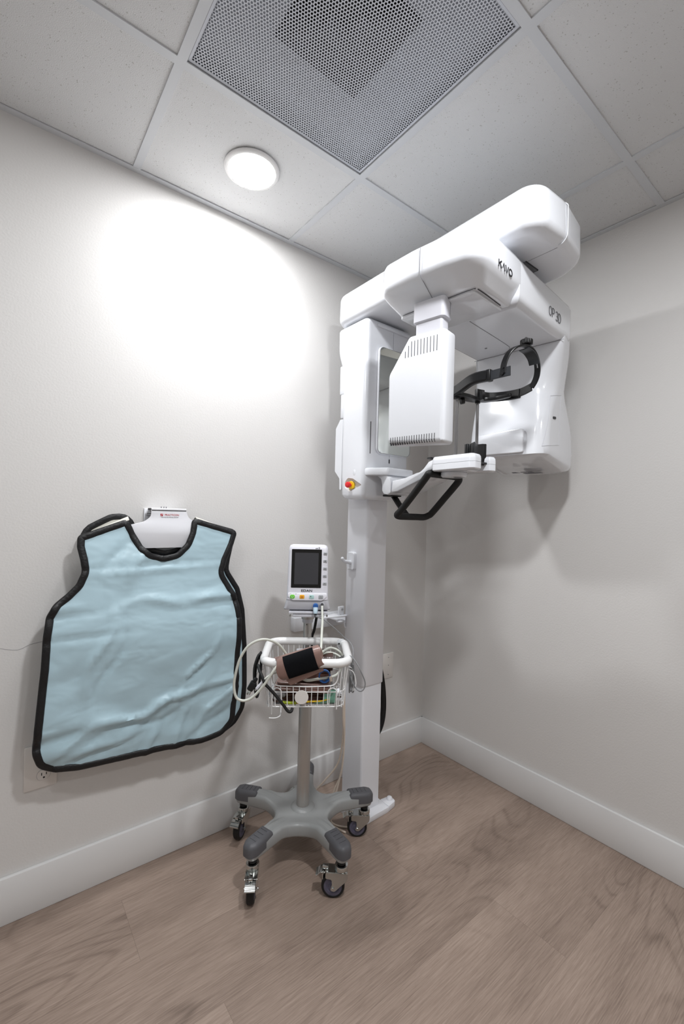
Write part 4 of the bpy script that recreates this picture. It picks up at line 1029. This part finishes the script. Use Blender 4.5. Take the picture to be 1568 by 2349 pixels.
t8, f8 = rest('tube_packet', 'lime and amber tube packet lying along the front of the basket floor', 'tube', (0, -.235, .637))
b = MB(f8).use('lime'); b.tube([(-.07, -.240, .642), (-.04, -.241, .641), (-.028, -.241, .641)], .0045, n=10); part('lime_end', b, t8)
b = MB(f8).use('yellow'); b.tube([(-.026, -.241, .6415), (.01, -.241, .645), (.05, -.241, .647), (.075, -.24, .652)], .0035, n=10, taper=lambda t: 1-.5*t); part('amber_tube', b, t8)
t9, f9 = rest('plastic_bag', 'crumpled clear plastic bag at the left of the basket floor', 'bag', (-.085, -.19, .64))
def bag(cx, cy, cz, sx, sy, sz, seed):
    rings = []
    for j in range(1, 9):
        a = -PI/2+PI*j/9; ring = []
        for i in range(20):
            t = 2*PI*i/20; d = Vector((math.cos(a)*math.cos(t), math.cos(a)*math.sin(t), math.sin(a)))
            r = 1+.45*noise.noise(d*2.3+Vector((seed, 0, 0))); ring.append((cx+sx*d.x*r, cy+sy*d.y*r, cz+sz*max(-.8, d.z*r)))
        rings.append(ring)
    return rings
b = MB(f9).use('clear_plastic'); b.loft(bag(-.085, -.19, .655, .035, .05, .020, 3)); part('bag_film', b, t9)
t10, f10 = rest('white_clip', 'white plastic clip at the right end of the basket', 'clip', (.105, -.21, .64))
b = MB(f10).use('shell_satin'); b.loft(bag(.104, -.225, .668, .012, .010, .012, 8)); b.box((.106, -.225, .650), (.024, .018, .012), bev=.004); part('clip_body', b, t10)
b = MB(f10).use('brown_vinyl'); b.box((.106, -.2345, .6575), (.018, .001, .004)); part('label_band', b, t10)
t11, f11 = rest('hose_connector', 'beige hose end with metal tip sticking up at the right of the basket', 'connector', (.083, -.22, .68))
b = MB(f11).use('beige_cable'); b.lathe((.080, -.235, .716), [(-.008, .0045), (.004, .005), (.008, .0038)], (-.2, 0, 1), 14); part('ferrule', b, t11)
b = MB(f11).use('cable_grey'); b.tube([(.082, -.235, .708), (.086, -.235, .69), (.096, -.23, .665), (.10, -.22, .65)], .0035, n=8); part('hose_tail', b, t11)
t12, f12 = rest('tape_wrap', 'clear plastic tag wrapped round the right back corner of the basket rail', 'tag', (.125, -.05, .775))
b = MB(f12).use('clear_plastic'); b.prism(rpoly([(.108, .790), (.132, .795), (.136, .765), (.122, .748), (.108, .765)], .004, 3), -.058, -.0565, xz); b.use('ink').box((.115, -.0585, .776), (.006, .0006, .005)); part('tag_film', b, t12)
t13, f13 = rest('black_lead', 'black flat lead hanging behind the pole above the basket', 'cable', (.03, .03, .85))
b = MB(f13).use('black_rubber'); b.strip([(.036, .03, .875), (.033, .032, .85), (.026, .042, .80), (.018, .05, .768), (.017, .05, .70), (.017, .05, .655)], .010, .004, (1, 0, 0)); part('cord', b, t13)

# beige cables from the machine down to the floor
bt = thing('floor_cable', 'beige cables running down beside the machine column to the floor', 'cable', (-.72, -.10, 0))
def WL(p): return RM @ Vector(p)
for pts in ([(.145, .10, .62), (.150, .10, .448), (.153, .12, .352), (.138, .15, .231), (.087, .17, .149), (.038, .17, .093), (.01, .165, .03), (.05, .15, .006), (.12, .12, .005)],
            [(.150, .105, .60), (.156, .105, .42), (.158, .12, .33), (.155, .13, .24), (.14, .14, .15), (.12, .14, .07), (.10, .13, .012), (.13, .10, .006), (.17, .07, .006)],
            [(.157, .13, .28), (.150, .14, .19), (.125, .15, .12), (.11, .145, .05), (.12, .12, .008), (.19, .10, .006), (.215, .13, .02)]):
    b = MB().use('beige_cable'); b.tube([WL(p) for p in pts], .0036, n=8, smooth=6); obj('cord', b, bt)
# black bundle behind the column
bb = thing('cable_bundle', 'thick black cable bundle hanging in a loop behind the machine column', 'cable', (-.40, -.08, .20))
for k in range(9):
    o = random.uniform(-.009, .009); p = random.uniform(-.012, .012)
    b = MB().use('black_rubber')
    b.tube([(-.60+o, -.158+p*.3, .72), (-.50+o, -.10+p, .66), (-.44+o, -.09+p, .575), (-.405+o, -.085+p, .49), (-.386+o*1.1, -.085+p, .40), (-.380+o*1.2, -.085+p, .31), (-.392+o*1.1, -.088+p, .245), (-.42+o, -.09+p, .200), (-.47+o, -.095+p, .175)], .0055, n=8, smooth=6)
    obj('strand', b, bb)

# ------------------------------------------------------------------ lead apron on its wall hanger
hg = thing('apron_hanger', 'white plastic wall hanger plate with small red lettering holding the apron', 'hanger', (-1.415, 0, 1.23))
b = MB().use('acrylic')
hp = rpoly([(-1.470, 1.240), (-1.470, 1.216), (-1.492, 1.200), (-1.560, 1.182), (-1.575, 1.16), (-1.500, 1.110), (-1.320, 1.110), (-1.255, 1.155), (-1.265, 1.178), (-1.325, 1.203), (-1.345, 1.216), (-1.352, 1.240)], [.003, .03, .04, .03, .02, .02, .02, .02, .02, .03, .03, .003], 5)
b.prism(hp, -.062, -.057, xz, bev=.0006)
b.prism(rpoly([(-.062, 1.236), (-.062, 1.243), (-.060, 1.247), (-.016, 1.247), (-.014, 1.243), (-.014, 1.222), (-.018, 1.222), (-.019, 1.240), (-.055, 1.241), (-.057, 1.236)], [.001, .002, .003, .002, .002, .001, .001, .002, .002, .001], 3), -1.470, -1.352, lambda u, v, w: (w, u, v))
b.box((-1.411, -.040, 1.2425), (.118, .046, .006), bev=.001)
plt = obj('hanger_plate', b, hg)
b = MB().use('acrylic'); b.box((-1.43, -.004, 1.215), (.10, .008, .06), bev=.002); b.box((-1.43, -.013, 1.226), (.09, .018, .006), bev=.001); b.box((-1.43, -.020, 1.232), (.09, .004, .014), bev=.001); obj('wall_hook', b, hg)
b = MB().use('ink_soft')
for x in (-1.424, -1.415, -1.407): b.cyl((x, -.012, 1.2495), .0018, .005, n=10)
obj('hook_screw', b, hg)
me = text_mesh('maker_lettering', 'PRACTICON', .0088, (-1.4015, -.0624, 1.2235), (1, 0, 0), (0, 0, 1), 'red_ink', None, .0002, .98); add_mesh('maker_lettering', me, plt)
b = MB().use('red_ink'); b.box((-1.436, -.0624, 1.2235), (.0085, .0006, .008)); b.use('acrylic').tube([(-1.439, -.0630, 1.221), (-1.436, -.0630, 1.224), (-1.433, -.0630, 1.226)], .0006, n=5, smooth=0); sub('logo_mark', b, plt)
b = MB().use('ink_soft')
for i in range(10): b.box((-1.434+.0058*i, -.0623, 1.2155), (.0045, .0004, .0016))
sub('tagline_print', b, plt)

ap = thing('lead_apron', 'light blue lead x-ray apron with black binding hanging on the left wall', 'apron', (-1.45, -.06, 1.2))
FRONT = [(-1.676, 1.147), (-1.548, 1.196), (-1.531, 1.158), (-1.505, 1.111), (-1.476, 1.085), (-1.43, 1.073), (-1.383, 1.081), (-1.345, 1.118), (-1.327, 1.162), (-1.322, 1.204), (-1.177, 1.162), (-1.19, 1.121), (-1.216, 1.064), (-1.23, 1.014), (-1.202, 0.966), (-1.171, 0.912), (-1.158, 0.841), (-1.159, 0.743), (-1.164, 0.627), (-1.165, 0.538), (-1.173, 0.462), (-1.207, 0.425), (-1.284, 0.419), (-1.434, 0.431), (-1.576, 0.44), (-1.662, 0.444), (-1.731, 0.46), (-1.762, 0.485), (-1.775, 0.525), (-1.773, 0.593), (-1.767, 0.683), (-1.761, 0.771), (-1.758, 0.861), (-1.752, 0.913), (-1.739, 0.944), (-1.706, 0.972), (-1.678, 1.002), (-1.662, 1.044), (-1.668, 1.082), (-1.677, 1.121)]
BACK = [(-1.67, 1.137), (-1.654, 1.175), (-1.587, 1.213), (-1.55, 1.216), (-1.529, 1.199), (-1.504, 1.134), (-1.474, 1.104), (-1.413, 1.087), (-1.349, 1.104), (-1.319, 1.151), (-1.309, 1.202), (-1.16, 1.163), (-1.182, 1.063), (-1.189, 1.016), (-1.14, 0.942), (-1.116, 0.857), (-1.102, 0.717), (-1.097, 0.559), (-1.102, 0.471), (-1.133, 0.422), (-1.179, 0.401), (-1.36, 0.413), (-1.717, 0.464), (-1.742, 0.525), (-1.737, 0.79), (-1.724, 0.922), (-1.65, 0.997), (-1.658, 1.095)]
def ydepth(z, base=-.068, belly=.035):
    t = max(0, min(1, (1.2-z)/.75)); return base-belly*math.sin(PI*t*.8)
def gauss(x, s): return math.exp(-(x/s)**2)
def crease(x, z):
    """wrinkles of the vinyl: a few set folds plus soft crumpling"""
    d = .0
    for zc, sl, s, a in ((1.055, .03, .006, -.004), (1.040, .03, .010, .003), (.935, -.01, .012, .006), (.910, -.01, .012, -.004), (.845, .0, .008, -.003), (.60, .08, .012, .005), (.575, .10, .012, -.005), (.50, .14, .010, -.004)):
        d += a*gauss(z-zc-sl*(x+1.45), s)*(.5+.5*math.sin(x*9+zc*20))
    v = Vector((x*3.2, z*5.5, 0)); d += .0075*noise.noise(v)
    for cx, cz, ang, ln, wd, a in ((-1.30, .70, 1.05, .12, .010, .007), (-1.33, .66, .95, .10, .008, -.005), (-1.62, .80, 1.35, .12, .012, .006), (-1.59, .74, 1.3, .10, .009, -.005), (-1.55, .565, .25, .16, .012, .009), (-1.50, .535, .15, .18, .010, -.006), (-1.38, .60, .5, .10, .014, .009), (-1.22, .56, .9, .12, .012, .007), (-1.25, .48, .75, .14, .012, -.006), (-1.36, .50, 1.6, .08, .010, .006), (-1.45, .48, 1.5, .07, .012, .006), (-1.60, .50, .4, .12, .012, .006), (-1.42, .93, .05, .2, .012, .004), (-1.5, 1.08, 1.4, .08, .018, .006), (-1.57, 1.10, 1.2, .08, .015, -.004)):
        ux, uz = math.cos(ang), math.sin(ang); p = (x-cx)*ux+(z-cz)*uz; q = -(x-cx)*uz+(z-cz)*ux
        d += a*gauss(p, ln)*gauss(q+.02*math.sin(p*22), wd)
    d *= 1.6
    lo = max(0, min(1, (.86-z)/.4)); d += lo*.010*noise.noise(Vector((x*9+z*5, z*15-x*4, 3)))
    return d
def panel(outline, yfun, step=.011, sharp=()):
    ol = rpoly(outline, [.007 if i in sharp else .045 for i in range(len(outline))], 4)
    dense = []
    for i in range(len(ol)):
        a, c = Vector(ol[i]), Vector(ol[(i+1) % len(ol)]); n = max(1, int((c-a).length/.012))
        for k in range(n):
            q = a.lerp(c, k/n)
            if not dense or (q-dense[-1]).length > .002: dense.append(q)
    xs_ = [p.x for p in dense]; zs_ = [p.y for p in dense]
    def inside(x, z):
        c = False; j = len(dense)-1
        for i in range(len(dense)):
            a, d = dense[i], dense[j]
            if (a.y > z) != (d.y > z) and x < (d.x-a.x)*(z-a.y)/(d.y-a.y)+a.x: c = not c
            j = i
        return c
    pts = list(dense); x = min(xs_)+step
    while x < max(xs_):
        z = min(zs_)+step
        while z < max(zs_):
            jx = x+random.uniform(-.002, .002); jz = z+random.uniform(-.002, .002)
            if inside(jx, jz) and min((jx-p.x)**2+(jz-p.y)**2 for p in dense) > (step*.5)**2: pts.append(Vector((jx, jz)))
            z += step
        x += step
    n = len(dense); res = delaunay_2d_cdt(pts, [(i, (i+1) % n) for i in range(n)], [list(range(n))], 1, 1e-5)
    return dense, res[0], res[2], yfun
dense, vs, fs, _ = panel(FRONT, None, sharp=(0, 1, 9, 10))
fy_ = lambda x, z: ydepth(z)-crease(x, z)
b = MB().use('apron_vinyl')
V_ = [b.V((p.x, fy_(p.x, p.y), p.y)) for p in vs]
for f in fs: b.face([V_[i] for i in f])
fp = obj('front_panel', b, ap, sharp=80, solid=.004)
b = MB().use('binding')
sm = [dense[i] for i in range(0, len(dense), 2)]
b.strip([(p.x, fy_(p.x, p.y)+.0015*noise.noise(Vector((p.x*60, p.y*60, 0))), p.y) for p in dense], .0205, .0115, lambda t, tg: Vector((-tg.z, 0, tg.x)), smooth=1, closed=True)
obj('edge_binding', b, ap, sharp=50)
dB, vB, fB, _ = panel(BACK, None, .02, sharp=(10, 11))
by_ = lambda x, z: -.034-.006*math.sin(max(0, min(1, (1.2-z)/.75))*PI)+.004*noise.noise(Vector((x*5, z*5, 9)))
b = MB().use('apron_vinyl').use('lining')
b.use('apron_vinyl')
V_ = [b.V((p.x, by_(p.x, p.y), p.y)) for p in vB]
for f in fB:
    cz = sum(vB[i].y for i in f)/len(f); cx = sum(vB[i].x for i in f)/len(f)
    b.use('lining' if cz > 1.135 and cx < -1.43 else 'apron_vinyl'); b.face([V_[i] for i in f])
obj('back_panel', b, ap, sharp=80, solid=.004)
b = MB().use('binding')
sm = [dB[i] for i in range(0, len(dB), 2)]
b.strip([(p.x, by_(p.x, p.y), p.y) for p in sm], .020, .008, lambda t, tg: Vector((-tg.z, 0, tg.x)), smooth=1, closed=True)
obj('edge_binding', b, ap, sharp=50)
for (x0, z0, x1, z1) in ((-1.672, 1.142, -1.540, 1.205), (-1.315, 1.208, -1.180, 1.160)):
    b = MB().use('lining'); b.loft([[(x0, -.036, z0+.004), (x1, -.036, z1+.004)], [(x0, -.052, z0+.010), (x1, -.052, z1+.010)], [(x0, -.070, z0), (x1, -.070, z1)]], caps=False, closed=False); obj('shoulder_fold', b, ap, solid=.003)

# ------------------------------------------------------------------ wall plates
oc = thing('wall_outlet', 'white oversize outlet plate low on the left wall half hidden by the apron', 'outlet', (-1.755, 0, .437))
b = MB().use('plate_white'); b.box((-1.755, -.003, .440), (.086, .006, .134), bev=.0025); pt = obj('cover_plate', b, oc)
for z in (.463, .413):
    b = MB().use('plate_white'); b.prism([(-1.748+.0175*math.cos(a)*1.0, z+max(-.0145, min(.0145, .0175*math.sin(a)))) for a in [2*PI*i/32 for i in range(32)]], -.0072, -.004, xz); rc = sub('receptacle', b, pt)
    b = MB().use('ink'); b.box((-1.753, -.0072, z+.003), (.0022, .0012, .008)); b.box((-1.741, -.0072, z+.003), (.0022, .0012, .007)); b.cyl((-1.747, -.0072, z-.008), .0027, .0012, (0, 1, 0), 14); o = sub('socket_slot', b, pt)
    b = MB().use('seam'); b.tube([(-1.748+.0178*math.cos(a), -.0063, z+max(-.0148, min(.0148, .0178*math.sin(a)))) for a in [2*PI*i/32 for i in range(32)]], .0004, n=5, smooth=0, closed=True); sub('receptacle_rim', b, pt)
me = text_mesh('printed_letter', 'DO', .011, (-1.755, -.0062, .492), (1, 0, 0), (0, 0, 1), 'ink_soft', None, .0002); add_mesh('printed_letter', me, pt)
bl = thing('blank_wall_plate', 'white blank wall plate with screws on the wall right of the machine column', 'wall plate', (-.276, 0, .47))
b = MB().use('plate_white'); b.box((-.276, -.003, .470), (.076, .006, .127), bev=.002); pt = obj('cover_plate', b, bl)
for z in (.513, .473, .425):
    b = MB().use('ink_soft'); b.cyl((-.274, -.0063, z), .0022, .001, (0, 1, 0), 12); sub('screw', b, pt)
